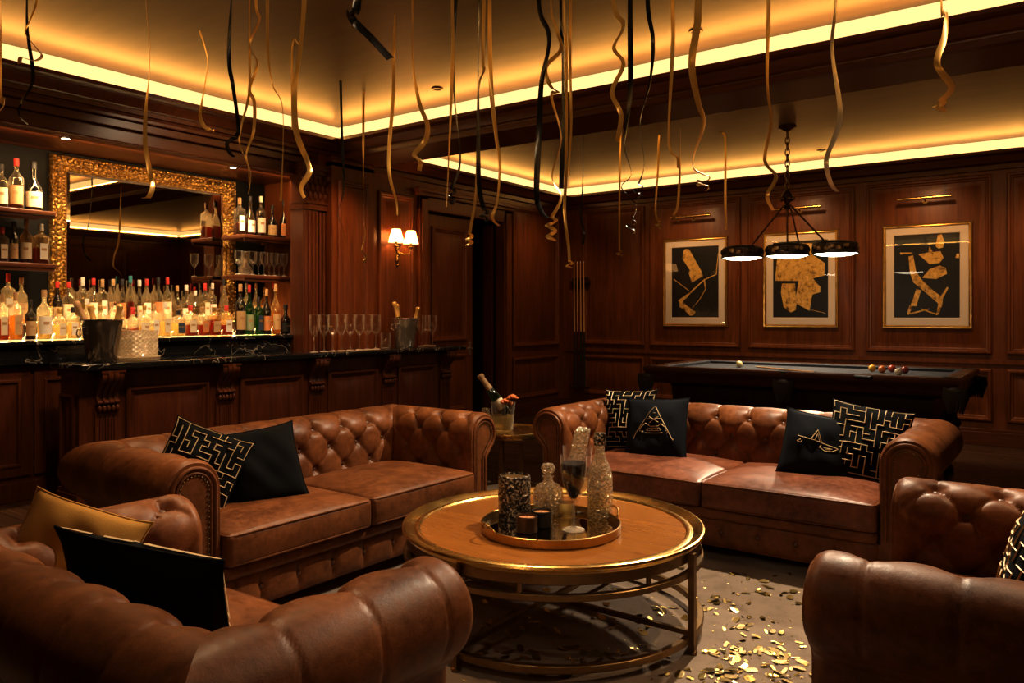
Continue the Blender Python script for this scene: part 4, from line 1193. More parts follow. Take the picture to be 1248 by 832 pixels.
picture(-1.440, [[(.28, .70), (.34, .96), (.46, .98), (.54, .80), (.50, .66), (.36, .64)], [(-.24, .52), (.06, .56), (.10, .70), (.20, .56), (.42, .58), (.52, .42), (.40, .30), (.10, .28)],
                 [(-.12, -.04), (.10, .16), (.40, .24), (.58, .18), (.62, .04), (.30, -.08), (.06, -.06)],
                 [(-.54, .48), (-.40, .50), (-.30, .10), (-.10, -.12), (.20, -.34), (.50, -.52), (.48, -.70), (.36, -.92), (.30, -.92), (.36, -.66), (.02, -.42), (-.40, -.14), (-.50, .10)],
                 [(-.30, -.30), (-.16, -.34), (-.30, -.72), (-.48, -.70)]],
        'framed abstract of broken gold curves on black, right of the pendant lamp', [((-.8, .56), (-.42, .56), .012), ((-.46, -.70), (-.56, -.92), .018), ((-.5, -.9), (.1, -.78), .010), ((.44, -.54), (.64, -.28), .016), ((.34, -.92), (-.16, -.78), .008), ((.92, .4), (.94, .5), .02)])
for k, xc in enumerate((-4.30, -2.868, -1.45)):
    d = root('picture_light', (xc, YB - .02, 2.80), 0, ['slim brass picture light above the left framed abstract', 'slim brass picture light above the picture behind the pendant lamp', 'slim brass picture light above the right framed abstract'][k], 'picture light')
    b = MB(); b.tube([(-.28, -.10, .0), (.28, -.10, .0)], .020, 14); b.build('lamp_tube', 'brass', d)
    b = MB(); b.tube([(0, .0, -.02), (0, -.05, .0), (0, -.10, .0)], .009, 8); b.lathe([(.0001, 0), (.035, 0), (.035, .012), (.0001, .012)], 14, (0, 0, 0), Matrix.Translation((0, .012, -.02)) @ Matrix.Rotation(PI / 2, 4, 'X')); b.build('wall_arm', 'dark_brass', d)

# ================================================================== PENDANT
def orn_mat():
    bb = NB('ornament'); v = bb.coords(); n = bb.n('ShaderNodeTexVoronoi', {'Vector': v, 'Scale': 14}).outputs['Distance']
    bb.pbr(Base_Color=bb.ramp(n, [(.25, (.55, .38, .2)), (.42, (.05, .032, .02))]), Metallic=.6, Roughness=.4)
orn_mat()
PDX, PDY = -2.42, 8.10
pd = root('pendant_lamp', (PDX, PDY, 0), 0, 'dark metal pendant with three round lit shades on a chain over the pool table', 'pendant lamp')
CZP = 3.388
b = MB(); b.lathe([(.0001, CZP), (.085, CZP), (.09, CZP - .02), (.05, CZP - .04), (.02, CZP - .06), (.0001, CZP - .065)], 20); b.build('ceiling_rose', 'bronze', pd)
b = MB(); z = CZP - .06; k = 0
while z > 2.74:
    pts = []
    for q in range(12):
        a = 2 * PI * q / 12; l, w = .022 * math.cos(a), .042 * math.sin(a)
        pts.append((l, 0, z - .035 + w) if k % 2 else (0, l, z - .035 + w))
    b.tube(pts, .006, 6, closed=True); z -= .058; k += 1
b.build('chain', 'bronze', pd)
b = MB(); b.lathe([(.0001, 2.74), (.02, 2.73), (.05, 2.69), (.06, 2.66), (.035, 2.63), (.02, 2.58), (.035, 2.55), (.0001, 2.52)], 16)
for q in range(6): b.sphere((.055 * math.cos(q * PI / 3), .055 * math.sin(q * PI / 3), 2.64), .022, 7, 5)
b.build('hub', 'bronze', pd)
SB = 2.055
for i, dx in enumerate((-.47, 0, .47)):
    b = MB()
    b.tube([(dx * .06, -.01, 2.58), (dx * .80, 0, SB + .12)], .009, 8)
    if dx == 0: b.tube([(.02, .02, 2.58), (.09, .1, SB + .12)], .008, 8)
    b.build('support_rod', 'bronze', pd)
    b = MB(); b.lathe([(.0001, SB + .135), (.10, SB + .132), (.185, SB + .115), (.205, SB + .10), (.212, SB + .02), (.222, SB), (.214, SB - .002), (.205, SB + .02), (.19, SB + .09)], 40, (dx, 0, 0)); 
    sh = b.build('lamp_shade', 'iron', pd)
    b = MB()
    def orn(u, v, dx=dx):
        a = 2 * PI * u; r_ = .2125 + .012 * max(0, math.cos(14 * a)) ** .6 * math.sin(PI * v); return Vector((dx + r_ * math.cos(a), r_ * math.sin(a), SB + .035 + .055 * v))
    b.grid(orn, 168, 8); b.build('shade_ornament', 'ornament', sh)
    b = MB(); b.lathe([(.0001, SB - .024), (.08, SB - .021), (.15, SB - .012), (.205, SB + .006)], 40, (dx, 0, 0)); b.build('glowing_diffuser', 'lamp_glow', sh)
    spot('pendant_spot', (PDX + dx, PDY, SB - .05), (PDX + dx, PDY - .2, 0), 40, 140, .6, (1, .80, .55), .15)

# ================================================================== BOTTLES
def bottle(loc, kind, h, r, glass, liquid, label, cap, lb, grp, fill=.6, yaw=0, sq=0):
    d = root('spirit_bottle', loc, yaw, lb, 'bottle', grp)
    nb, ns, nn = {'round': (.60, .74, .95), 'slim': (.52, .72, .95), 'squat': (.66, .76, .92), 'bulb': (.50, .70, .95), 'decanter': (.58, .68, .86)}[kind]
    rn = max(.013, r * .30)
    prof = [(.0001, .002), (r * .94, .002), (r, .012), (r, h * nb), (r * .93, h * (nb + .03)), (r * .55, h * (nb + (ns - nb) * .65)), (rn * 1.15, h * ns), (rn, h * (ns + .03)), (rn, h * nn)]
    if kind == 'bulb': prof = [(.0001, .002), (r * .8, .002), (r, .05), (r, h * .35), (r * .85, h * .5), (r * .4, h * .62), (rn, h * .7), (rn, h * nn)]
    n = 16
    b = MB(); b.lathe(prof, n, sq=sq); b.build('bottle_glass', glass, d, smooth=40)
    if liquid:
        t = h * nb * fill; k = .9
        b = MB(); b.lathe([(.0001, .008), (r * k, .008), (r * k, t), (.0001, t)], n, sq=sq); b.build('spirit', liquid, d, smooth=40)
    if label:
        z0, z1 = h * nb * .18, h * nb * .78; b = MB(); w = R(62)
        if sq:
            q = r * .92; b.add([(r * .865 + .003 if 0 else q * .0 + r * 0.87, -q * .62, z0), (r * .87, q * .62, z0), (r * .87, q * .62, z1), (r * .87, -q * .62, z1)], [(0, 1, 2, 3)])
            for v in range(len(b.v)): b.v[v] = (b.v[v][0] * 1.0 + r * .0, b.v[v][1], b.v[v][2])
            b.v = [(r * 1.02, y, z) for (x, y, z) in b.v]
        else: b.grid(lambda u, v: Vector(((r + .0015) * math.cos(-w + 2 * w * u), (r + .0015) * math.sin(-w + 2 * w * u), z0 + (z1 - z0) * v)), 8, 1)
        lo = b.build('bottle_label', label, d)
        b = MB()   # printed lines and panel on the label
        rr = r * 1.02 + .001 if sq else r + .003
        def strip(y0, y1, za, zb):
            if sq: b.add([(rr, y0, za), (rr, y1, za), (rr, y1, zb), (rr, y0, zb)], [(0, 1, 2, 3)])
            else: b.grid(lambda u, v: Vector((rr * math.cos((y0 + (y1 - y0) * u) / r), rr * math.sin((y0 + (y1 - y0) * u) / r), za + (zb - za) * v)), 4, 1)
        H = z1 - z0
        strip(-r * .38, r * .38, z0 + H * .55, z0 + H * .70)
        b.build('label_print', 'cork' if label in ('paper_cream', 'paper_white', 'paper_tan', 'paper_orange', 'paper_green') else 'cap_gold', lo)
    b = MB(); cr = rn * 1.25; b.lathe([(cr, h * (nn - .10)), (cr, h * .985), (cr * .85, h), (.0001, h)], 12); b.build('bottle_cap', cap, d)
    return d
GL = {'clear': 'glass_clear_bottle', 'amber': 'glass_amber', 'green': 'glass_green', 'dark': 'glass_dark'}
CAPN = {'cap_red': 'red', 'cap_black': 'black', 'cap_cork': 'cork', 'cap_white': 'white', 'cap_teal': 'teal', 'cap_gold': 'gold'}
LABN = {'paper_cream': 'cream', 'paper_white': 'white', 'paper_tan': 'tan', 'paper_blue': 'dark blue', 'paper_black': 'black', 'paper_orange': 'orange', 'paper_green': 'pale green', None: 'no'}
ORD = ['first', 'second', 'third', 'fourth', 'fifth', 'sixth', 'seventh', 'eighth', 'ninth', 'tenth', 'eleventh', 'twelfth', 'thirteenth', 'fourteenth', 'fifteenth', 'sixteenth', 'seventeenth', 'eighteenth', 'nineteenth', 'twentieth', 'twenty-first', 'twenty-second', 'twenty-third']
def row(items, X, z, where, grp):
    pos = [atx(it[0], 384, X + (i % 2) * .012) for i, it in enumerate(items)]
    for i, (px, top, kind, r, gl, liq, lab, cap) in enumerate(items):
        p = pos[i]; dep = p.x / ray(px)[0]
        h = max(.16, EYE + (HOR - top) * dep / FPX - z)
        r *= 1.12
        for k in (i - 1, i + 1):
            if 0 <= k < len(items): r = min(r, .485 * (pos[k] - p).length * 2 * r / (r + items[k][3] * 1.12))
        sq = 4 if kind in ('squat', 'decanter') else 0
        col = {'clear': 'clear', 'amber': 'amber', 'green': 'green', 'dark': 'dark'}[gl]
        lb = '%s bottle, %s label, %s cap, %s from left %s' % (col, LABN[lab], CAPN[cap], ORD[i], where)
        bottle((p.x, p.y, z + .0005), kind, h, r, GL[gl], liq, lab, cap, lb, grp, random.uniform(.45, .85), random.uniform(-.12, .06) if sq else random.uniform(-.5, .1), sq)
LA, LR, LG = 'liquid_amber', 'liquid_red', 'liquid_gold'
# upper left, lower left shelves
row([(2, 200, 'round', .055, 'clear', LR, 'paper_cream', 'cap_black'), (20, 193, 'round', .06, 'clear', LR, 'paper_tan', 'cap_red'), (41, 197, 'bulb', .06, 'dark', LA, 'paper_cream', 'cap_black')], -6.98, 2.30, 'on the upper left shelf', 'bottles on the upper left shelf')
row([(3, 277, 'squat', .062, 'clear', LR, 'paper_cream', 'cap_red'), (17, 270, 'round', .05, 'dark', LA, 'paper_tan', 'cap_black'), (32, 267, 'round', .062, 'amber', LR, 'paper_cream', 'cap_cork'), (50, 273, 'squat', .062, 'amber', LR, 'paper_white', 'cap_white')], -6.98, 1.87, 'on the lower left shelf', 'bottles on the lower left shelf')
row([(292, 241, 'squat', .045, 'clear', LR, 'paper_white', 'cap_cork'), (305, 239, 'bulb', .046, 'clear', LR, 'paper_white', 'cap_black'), (318, 239, 'round', .043, 'clear', LR, 'paper_white', 'cap_white'), (332, 250, 'bulb', .045, 'dark', None, 'paper_tan', 'cap_black'), (346, 244, 'bulb', .042, 'dark', None, 'paper_orange', 'cap_black')], -6.98, 2.27, 'on the upper right shelf', 'bottles on the upper right shelf')
BZK = CZ + .0
# back row on the riser
rk_ = []
caps = ['cap_red', 'cap_white', 'cap_cork', 'cap_black', 'cap_teal', 'cap_gold']
rnd = random.Random(5)
backpx = [(10, 333, 'squat', 'clear'), (26, 338, 'round', 'clear'), (70, 343, 'slim', 'dark'), (84, 343, 'round', 'clear'), (101, 338, 'squat', 'clear'), (114, 339, 'round', 'clear'), (125, 340, 'squat', 'clear'), (138, 340, 'slim', 'clear'), (149, 340, 'round', 'clear'), (159, 336, 'round', 'clear'), (170, 341, 'slim', 'clear'), (179, 340, 'round', 'clear'),
          (193, 338, 'round', 'clear'), (204, 338, 'round', 'clear'), (216, 348, 'slim', 'clear'), (227, 347, 'bulb', 'clear'), (238, 354, 'slim', 'clear'), (250, 345, 'squat', 'clear'), (259, 345, 'round', 'clear'), (273, 340, 'slim', 'clear')]
cc = ['cap_red', 'cap_cork', 'cap_red', 'cap_red', 'cap_white', 'cap_red', 'cap_cork', 'cap_cork', 'cap_black', 'cap_teal', 'cap_white', 'cap_red', 'cap_black', 'cap_red', 'cap_cork', 'cap_white', 'cap_white', 'cap_red', 'cap_white', 'cap_black']
lq = [LA, LA, LR, None, LG, LG, LG, LG, None, LR, LG, LG, LR, LG, LG, None, LG, LG, LG, None]
ll = ['paper_white', 'paper_tan', 'paper_tan', 'paper_cream', None, 'paper_white', 'paper_white', 'paper_cream', 'paper_orange', None, 'paper_cream', 'paper_white', 'paper_orange', 'paper_cream', None, 'paper_white', None, 'paper_cream', 'paper_white', None]
row([(px, t, k, {'squat': .05, 'round': .047, 'slim': .036, 'bulb': .046}[k], g, lq[i], ll[i], cc[i]) for i, (px, t, k, g) in enumerate(backpx)], AX + .132, CZ + .12, 'in the back row', 'back row of bottles under the mirror')
frontpx = [(3, 358, 'squat', .058, 'clear', LR, 'paper_cream', 'cap_cork'), (19, 356, 'squat', .062, 'clear', LA, 'paper_tan', 'cap_cork'), (37, 365, 'round', .055, 'dark', LA, 'paper_tan', 'cap_black'), (54, 353, 'round', .07, 'clear', LG, 'paper_white', 'cap_cork'), (73, 376, 'squat', .062, 'clear', LG, 'paper_cream', 'cap_gold'), (89, 374, 'squat', .05, 'clear', LG, 'paper_white', 'cap_black'),
           (106, 364, 'round', .05, 'clear', LG, 'paper_cream', 'cap_white'), (122, 372, 'squat', .05, 'clear', LA, 'paper_white', 'cap_gold'), (136, 368, 'round', .045, 'clear', LG, 'paper_cream', 'cap_cork'), (150, 378, 'decanter', .05, 'clear', LA, None, 'cap_cork'), (162, 374, 'decanter', .05, 'clear', LR, None, 'cap_red'),
           (176, 372, 'round', .048, 'clear', LG, 'paper_cream', 'cap_gold'), (188, 370, 'squat', .05, 'clear', LG, 'paper_white', 'cap_cork'), (201, 368, 'squat', .048, 'clear', LG, 'paper_cream', 'cap_white'), (217, 378, 'squat', .055, 'clear', LG, 'paper_blue', 'cap_black'), (232, 372, 'squat', .053, 'clear', LR, 'paper_cream', 'cap_red'), (247, 374, 'squat', .052, 'clear', LR, 'paper_orange', 'cap_cork'), (261, 374, 'squat', .055, 'amber', LR, 'paper_tan', 'cap_gold'), (276, 372, 'squat', .048, 'amber', LR, 'paper_white', 'cap_red')]
row(frontpx, -6.86, CZ, 'in the front row', 'front row of bottles on the back counter')
row([(293, 346, 'round', .055, 'dark', None, 'paper_tan', 'cap_cork'), (304, 347, 'slim', .048, 'green', None, 'paper_green', 'cap_red'), (315, 362, 'squat', .045, 'green', None, 'paper_blue', 'cap_black'), (325, 352, 'slim', .045, 'dark', LA, 'paper_orange', 'cap_cork'), (336, 346, 'slim', .043, 'amber', LA, 'paper_tan', 'cap_cork'), (348, 371, 'bulb', .058, 'dark', None, 'paper_black', 'cap_black')], -6.80, CZ, 'at right counter end', 'bottles at the right end of the back counter')
row([(300, 345, 'slim', .036, 'clear', LG, 'paper_cream', 'cap_white'), (312, 345, 'slim', .036, 'clear', LA, 'paper_cream', 'cap_cork'), (322, 350, 'round', .04, 'amber', LA, 'paper_cream', 'cap_gold'), (333, 344, 'slim', .036, 'amber', LA, None, 'cap_red')], AX + .134, CZ + .12, 'behind the right end', 'bottles on the riser right of the mirror')

# ================================================================== GLASSES
def flute(loc, h, r, lb, grp):
    d = root('champagne_flute', loc, 0, lb, 'glass', grp)
    b = MB(); b.lathe([(.0001, .001), (r * .85, .001), (r * .85, .004), (.012, .012), (.005, .03), (.005, h * .38), (.010, h * .42), (r * .6, h * .50), (r * .95, h * .62), (r, h * .78), (r * .97, h)], 20); b.build('flute_glass', 'glass', d)
    b = MB(); b.tube([(r * .97 * math.cos(2 * PI * k / 20), r * .97 * math.sin(2 * PI * k / 20), h) for k in range(20)], .0018, 5, closed=True); b.build('rim', 'glass', d)
    return d
BT = BZ + .0005
for i, px in enumerate((383, 395, 405.5, 416, 427, 438, 448, 458)):
    p = atx(px, 384, -5.99); dep = p.x / ray(px)[0]
    flute((p.x, p.y, BT), EYE + (HOR - 383.5) * dep / FPX - BZ, 6.0 * dep / FPX, 'empty champagne flute on the front bar, %s from the left in the row of eight' % ORD[i], 'eight champagne flutes in a row on the bar')
for i, (px, x) in enumerate(((514, -6.12), (519.5, -6.22), (527, -6.10))):
    p = atx(px, 384, x); flute((p.x, p.y, BT), .355, .05, 'empty champagne flute right of the silver bucket, %s of three' % ORD[i], 'three flutes beside the silver bucket')
for i, px in enumerate((291, 299, 308, 315, 322, 328, 334, 340, 346)):
    p = atx(px, 384, -6.955 if i % 2 else -6.88); h = .245
    flute((p.x, p.y, 1.8605), h, .040, 'stemmed glass on the lower right shelf, %s from the left' % ORD[i], 'stemmed glasses on the lower right shelf')
p = atx(299, 384, -7.06); dd = root('crystal_decanter', (p.x, p.y, 1.8605), 0, 'cut crystal decanter behind the stemmed glasses on the lower right shelf', 'decanter')
b = MB(); b.lathe([(.0001, 0), (.06, 0), (.07, .02), (.062, .09), (.03, .14), (.024, .19), (.032, .20)], 12); b.build('decanter_body', 'crystal', dd, smooth=15)
b = MB(); b.lathe([(.0001, .195), (.02, .2), (.03, .225), (.0001, .25)], 10); b.build('stopper', 'crystal', dd, smooth=15)

def bucket(loc, lb, mat, tr=.150, br=.105, h=.325):
    d = root('champagne_bucket', loc, 0, lb, 'ice bucket')
    b = MB(); b.lathe([(.0001, .0), (br * .96, .0), (br, .006), (br * 1.01, .03), (br * 1.03, .035), (br + (tr - br) * .55, h * .60), (br + (tr - br) * .57, h * .605), (tr, h - .006), (tr + .006, h), (tr, h + .003), (tr - .006, h - .004), (br * .96, .02), (.0001, .012)], 44); b.build('bucket_body', mat, d)
    for sy in (-1, 1):
        pts = [(.0, sy * (tr - .012), h * .80), (.03, sy * (tr + .018), h * .78), (.035, sy * (tr + .022), h * .66), (0, sy * (tr + .020), h * .58), (-.035, sy * (tr + .022), h * .66), (-.03, sy * (tr + .018), h * .78)]
        b = MB(); b.tube(pts, .006, 8, closed=True); b.build('ring_handle', 'steel', d)
    return d
simple('smoke_steel', (.26, .22, .18), .14, .85)
p1 = Vector((-6.10, 2.985, BT)); bucket(p1, 'dark polished bucket of champagne bottles at the left end of the front bar', 'smoke_steel')
champagne(p1 + Vector((.035, -.015, .03)), R(222), R(24), .47, .040, 'champagne bottle with worn foil leaning far left in the dark bucket', None, 'cap_cork')
champagne(p1 + Vector((-.05, .03, .03)), R(215), R(14), .42, .038, 'champagne bottle behind the left one in the dark bucket', None, 'foil')
champagne(p1 + Vector((.02, .055, .03)), R(30), R(11), .42, .038, 'champagne bottle with gold foil leaning right in the dark bucket', None, 'foil')
p2 = Vector((-6.10, 6.32, BT)); bucket(p2, 'silver champagne bucket with three bottles at the right end of the bar', 'steel')
champagne(p2 + Vector((.03, -.03, .03)), R(222), R(14), .49, .040, 'champagne bottle with gold foil, left one in the silver bucket', None, 'foil')
champagne(p2 + Vector((-.055, .01, .03)), R(215), R(7), .455, .038, 'champagne bottle with gold foil, middle one in the silver bucket', None, 'foil')
champagne(p2 + Vector((.02, .06, .03)), R(35), R(13), .43, .038, 'champagne bottle with gold foil, right one in the silver bucket', None, 'foil')
p = atx(470, 384, -6.12); d = root('short_tumbler', (p.x, p.y, BT), 0, 'short clear tumbler between the row of flutes and the silver bucket', 'glass')
b = MB(); b.lathe([(.0001, .002), (.05, .002), (.052, .006), (.055, .17)], 24); b.build('tumbler_glass', 'glass', d)
# cut crystal vase on a dish
p = atx(167.5, 384, -6.08); d = root('crystal_vase', (p.x, p.y, BT + .034), R(10), 'square cut crystal vase on the bar beside the dark bucket', 'vase')
b = MB(); n = 36; 
def cz_(u, v):
    a = 2 * PI * u; q = 1 / (abs(math.cos(a)) ** 7 + abs(math.sin(a)) ** 7) ** (1 / 7); r_ = .118 * q * (1 + .020 * math.cos(36 * u * 2 * PI / 2 + (PI if int(v * 12) % 2 else 0))) * (1 if v > .02 else .96)
    return Vector((r_ * math.cos(a), r_ * math.sin(a), .205 * v))
b.grid(cz_, 144, 12); b.lathe([(.0001, .001), (.112, .001)], 36, sq=7); b.build('vase_body', 'cut_crystal', d, smooth=0)
p0 = p
d = root('crystal_dish', (p0.x, p0.y, BT), R(10), 'low cut crystal dish under the square vase on the bar', 'dish')
b = MB(); b.lathe([(.0001, .0), (.14, .0), (.165, .006), (.172, .03), (.166, .032), (.155, .030), (.0001, .031)], 40); b.build('dish_body', 'cut_crystal', d, smooth=10)

# ================================================================== STREAMERS
def ribbon(px_pts, depth, width, mat, lb, twist=1.2, curl=None, hang=True, seed=0, cat='streamer', sway=.05):
    rnd = random.Random(seed + 77)
    P = []
    n0 = len(px_pts)
    for i, (x, y) in enumerate(px_pts):
        P.append(atd(x, y, depth + sway * math.sin(i * 1.3 + seed)))
    # carry the top up to the ceiling
    top = P[0]
    zc = ZC if top.y < 5.6 else 3.39
    if hang and top.z < zc - .012: P.insert(0, Vector((top.x + .01, top.y, zc - .003)))
    elif hang: P[0].z = zc - .003
    # smooth (Catmull-Rom)
    def cr(p0, p1, p2, p3, t):
        return .5 * ((2 * p1) + (p2 - p0) * t + (2 * p0 - 5 * p1 + 4 * p2 - p3) * t * t + (3 * p1 - p0 - 3 * p2 + p3) * t ** 3)
    Q = []
    for i in range(len(P) - 1):
        a = P[max(i - 1, 0)]; d_ = P[min(i + 2, len(P) - 1)]
        m = max(5, int((P[i + 1] - P[i]).length / .035))
        for k in range(m): Q.append(cr(a, P[i], P[i + 1], d_, k / m))
    Q.append(P[-1])
    if curl:
        turns, rad, drop = curl; e = Q[-1].copy(); N = int(turns * 14)
        for k in range(1, N + 1):
            t = k / N; a = 2 * PI * turns * t
            off = Vector((CS, SN, 0)) * (rad * (1 - .25 * t) * math.sin(a)) + Vector((-SN, CS, 0)) * (rad * (1 - math.cos(a)) * (1 - .3 * t))
            Q.append(e + off + Vector((0, 0, -drop * t)))
    rgt = Vector((CS, SN, 0)); fwd = Vector((-SN, CS, 0))
    vs = []; fs = []; L = 0; ph0 = rnd.uniform(-.6, .6)
    for i, q in enumerate(Q):
        if i: L += (q - Q[i - 1]).length
        t = (Q[min(i + 1, len(Q) - 1)] - Q[max(i - 1, 0)]).normalized()
        ph = ph0 + twist * math.sin(L * 3.2 + seed)
        w = rgt * math.cos(ph) + fwd * math.sin(ph)
        w = w - t * w.dot(t)
        if w.length < .2: w = fwd - t * fwd.dot(t)
        w.normalize()
        for s in (-1, 0, 1):
            bow = t.cross(w) * (.12 * width * (1 - s * s))
            vs.append(q + w * (s * width / 2) + bow)
    for i in range(len(Q) - 1):
        for s in range(2): fs.append((i * 3 + s, i * 3 + s + 1, i * 3 + s + 4, i * 3 + s + 3))
    o = vs[0].copy()
    b = MB(); b.add([v - o for v in vs], fs)
    ob = b.build('hanging_streamer', mat, None, smooth=75, loc=o, recalc=False)
    tag(ob, lb, cat, 'ribbon streamers hanging from the ceiling')
G, K, PL = 'ribbon_gold', 'ribbon_black', 'ribbon_pale'
rb = [
 ([(46, -5), (38, 22), (31, 40), (44, 58), (51, 68), (42, 74), (26, 70), (24, 78)], 4.2, .020, G, 'curly dark gold streamer at the top left corner', 1.5, None),
 ([(33, 30), (40, 85), (38, 105), (26, 125), (23, 140), (34, 152)], 4.3, .020, K, 'black streamer at the top left corner behind the gold curl', 1.3, None),
 ([(1, 105), (5, 118), (4, 130), (-4, 138)], 3.6, .022, G, 'gold streamer curl touching the left edge of view', 1.0, None),
 ([(178, -5), (183, 70), (178, 130), (177, 175), (184, 215), (186, 228), (181, 240), (174, 241)], 4.0, .024, G, 'long gold streamer hanging in front of the mirror', 1.0, None),
 ([(243, 30), (249, 55), (253, 80), (246, 125), (244, 142), (250, 155), (261, 159)], 5.5, .026, G, 'short gold streamer right of the mirror streamer, ending at the cornice', 1.0, None),
 ([(282, -5), (279, 70), (284, 105), (290, 148), (289, 165), (277, 174), (280, 186), (285, 191)], 4.3, .022, K, 'black streamer curling over the right downlight', 1.2, None),
 ([(312, 5), (316, 25), (304, 55), (314, 78), (304, 108), (310, 125), (309, 160), (300, 190), (306, 212), (303, 236)], 4.2, .018, G, 'kinked gold streamer right of the black one over the right downlight', 1.4, None),
 ([(304, 20), (304, 108), (295, 150), (292, 175), (302, 200), (304, 225)], 4.4, .014, G, 'thin gold streamer tangled with the kinked one', 1.1, None),
 ([(326, -5), (327, 70), (333, 105), (344, 128), (345, 180), (342, 245)], 4.4, .020, G, 'straight gold streamer hanging over the upper right shelf', .8, None),
 ([(371, -5), (366, 60), (359, 110), (361, 160), (374, 195), (377, 210), (367, 228), (371, 241)], 3.9, .030, G, 'wide gold streamer with a hooked end in front of the fluted column', .9, None),
 ([(368, 45), (358, 48), (356, 80), (357, 158)], 4.0, .014, G, 'thin gold loop beside the hooked gold streamer', .8, None),
 ([(436, -6), (428, 12), (430, 24), (452, 46), (476, 72)], 3.2, .034, K, 'broad black ribbon slanting down from the ceiling at the top centre', .25, None),
 ([(480, 66), (479, 120), (474, 185), (475, 215), (483, 245), (484, 262)], 5.2, .024, G, 'gold streamer ending over the lit wall sconce', .8, None),
 ([(415, 98), (417, 170), (419, 230), (412, 258), (418, 278), (420, 292)], 6.6, .022, K, 'thin dark streamer in the room corner left of the sconce', 1.0, None),
 ([(443, 126), (443, 250), (445, 285), (441, 303), (446, 312), (443, 320)], 6.9, .022, G, 'thin gold streamer left of the wall sconce', .9, None),
 ([(503, -5), (503, 75), (511, 125), (521, 152), (518, 172), (505, 188), (512, 196), (511, 208)], 3.6, .024, G, 'gold streamer with a looped end right of the sconce', 1.1, None),
 ([(551, -5), (552, 60), (547, 190), (544, 252)], 3.8, .016, G, 'straight gold streamer left of the doorway', .8, None),
 ([(556, -5), (552, 60), (554, 120), (561, 195), (550, 230)], 3.9, .018, K, 'black streamer beside the straight gold one at the doorway', 1.2, (1.6, .018, .07)),
 ([(584, -5), (583, 60), (583, 200), (585, 235), (590, 255)], 3.7, .022, K, 'black streamer hanging in front of the dark doorway', 1.0, (1.5, .016, .05)),
 ([(597, -5), (598, 95), (604, 160), (609, 200), (606, 245), (600, 265), (608, 275)], 3.6, .022, G, 'gold streamer with a curled tip right of the doorway', .9, None),
 ([(589, 65), (590, 85), (583, 110), (581, 200), (579, 245), (572, 285)], 4.0, .018, G, 'gold streamer reaching lowest over the doorway', .8, (1.8, .016, .06)),
 ([(656, -5), (668, 38), (668, 62), (660, 100), (657, 160), (654, 235), (660, 258), (668, 266)], 3.3, .026, K, 'wide black streamer left of the gold cluster', .8, None),
 ([(671, -5), (678, 35), (684, 60), (665, 82), (671, 105), (680, 112), (672, 118), (684, 168), (673, 215), (684, 240), (672, 265)], 3.4, .018, G, 'zigzag gold streamer in the middle cluster', 1.3, (2.2, .022, .10)),
 ([(687, 10), (690, 60), (690, 200), (688, 258), (693, 300), (694, 318)], 3.5, .015, G, 'straight gold streamer reaching lowest in the middle cluster', .9, (1.2, .012, .03)),
 ([(684, 20), (686, 60), (686, 150), (684, 230)], 3.6, .022, K, 'dark streamer behind the straight gold one in the middle cluster', .8, None),
 ([(695, 30), (695, 95), (696, 150), (693, 215)], 3.7, .014, G, 'thin gold streamer on the right of the middle cluster', .8, None),
 ([(711, 167), (710, 230), (708, 262), (712, 285), (710, 298)], 8.2, .022, K, 'thin grey streamer near the cue rack corner', .8, None),
 ([(747, -5), (760, 30), (748, 58), (760, 78), (746, 112), (757, 140), (752, 172)], 3.3, .020, G, 'wavy gold streamer left of the black pair', 1.4, None),
 ([(768, -5), (768, 110), (761, 175), (769, 212), (757, 228), (775, 250), (770, 268)], 3.4, .024, K, 'black streamer, left one of the black pair', 1.1, (1.5, .018, .06)),
 ([(789, -5), (796, 50), (792, 100), (780, 150), (785, 200), (778, 225)], 3.5, .020, K, 'black streamer, right one of the black pair', 1.1, (1.6, .018, .06)),
 ([(756, 182), (755, 250), (755, 305)], 8.0, .020, G, 'thin straight gold streamer right of the cue rack', .7, (1.3, .03, .06)),
 ([(803, 168), (802, 205), (799, 255), (803, 270)], 8.4, .024, G, 'short thin gold streamer above the left picture', .9, (1.4, .03, .06)),
 ([(820, -5), (820, 55), (815, 160), (818, 185), (826, 192), (827, 205)], 3.4, .018, G, 'gold streamer with a knotted end above the left picture', 1.0, None),
 ([(829, 147), (829, 200), (826, 250), (821, 262), (827, 270)], 8.0, .026, G, 'thin gold streamer below the knotted one', .9, None),
 ([(851, -5), (849, 35), (843, 80), (851, 125), (858, 150), (846, 188), (845, 205), (858, 213)], 3.0, .028, G, 'wide gold streamer over the left picture light', 1.0, (1.3, .022, .05)),
 ([(874, 160), (882, 163), (884, 180), (884, 240), (885, 280)], 8.3, .026, G, 'gold streamer hanging at the right edge of the left picture', .7, None),
 ([(937, -5), (935, 100), (940, 148), (932, 195), (946, 215), (935, 238), (942, 256)], 3.6, .018, G, 'gold streamer left of the pendant lamp chain', 1.1, None),
 ([(1019, -5), (1014, 58), (1024, 135), (1018, 165), (1007, 195), (1012, 222), (1020, 233)], 3.3, .022, PL, 'pale silvery gold streamer right of the pendant lamp', .9, None),
 ([(1147, -5), (1153, 15), (1151, 45), (1142, 78), (1160, 106), (1147, 122)], 3.0, .024, G, 'gold streamer with a rolled tip at the upper right', 1.0, (1.3, .016, .04)),
]
for i, (pp, dp, w, mt, lb, tw, cu) in enumerate(rb):
    ribbon(pp, dp, w, mt, lb, tw, cu, True, i)

# ================================================================== LIGHTING
wd = bpy.data.worlds.new('world'); SC.world = wd; wd.use_nodes = True
bg = wd.node_tree.nodes['Background']; bg.inputs[0].default_value = (1, .6, .3, 1); bg.inputs[1].default_value = .0
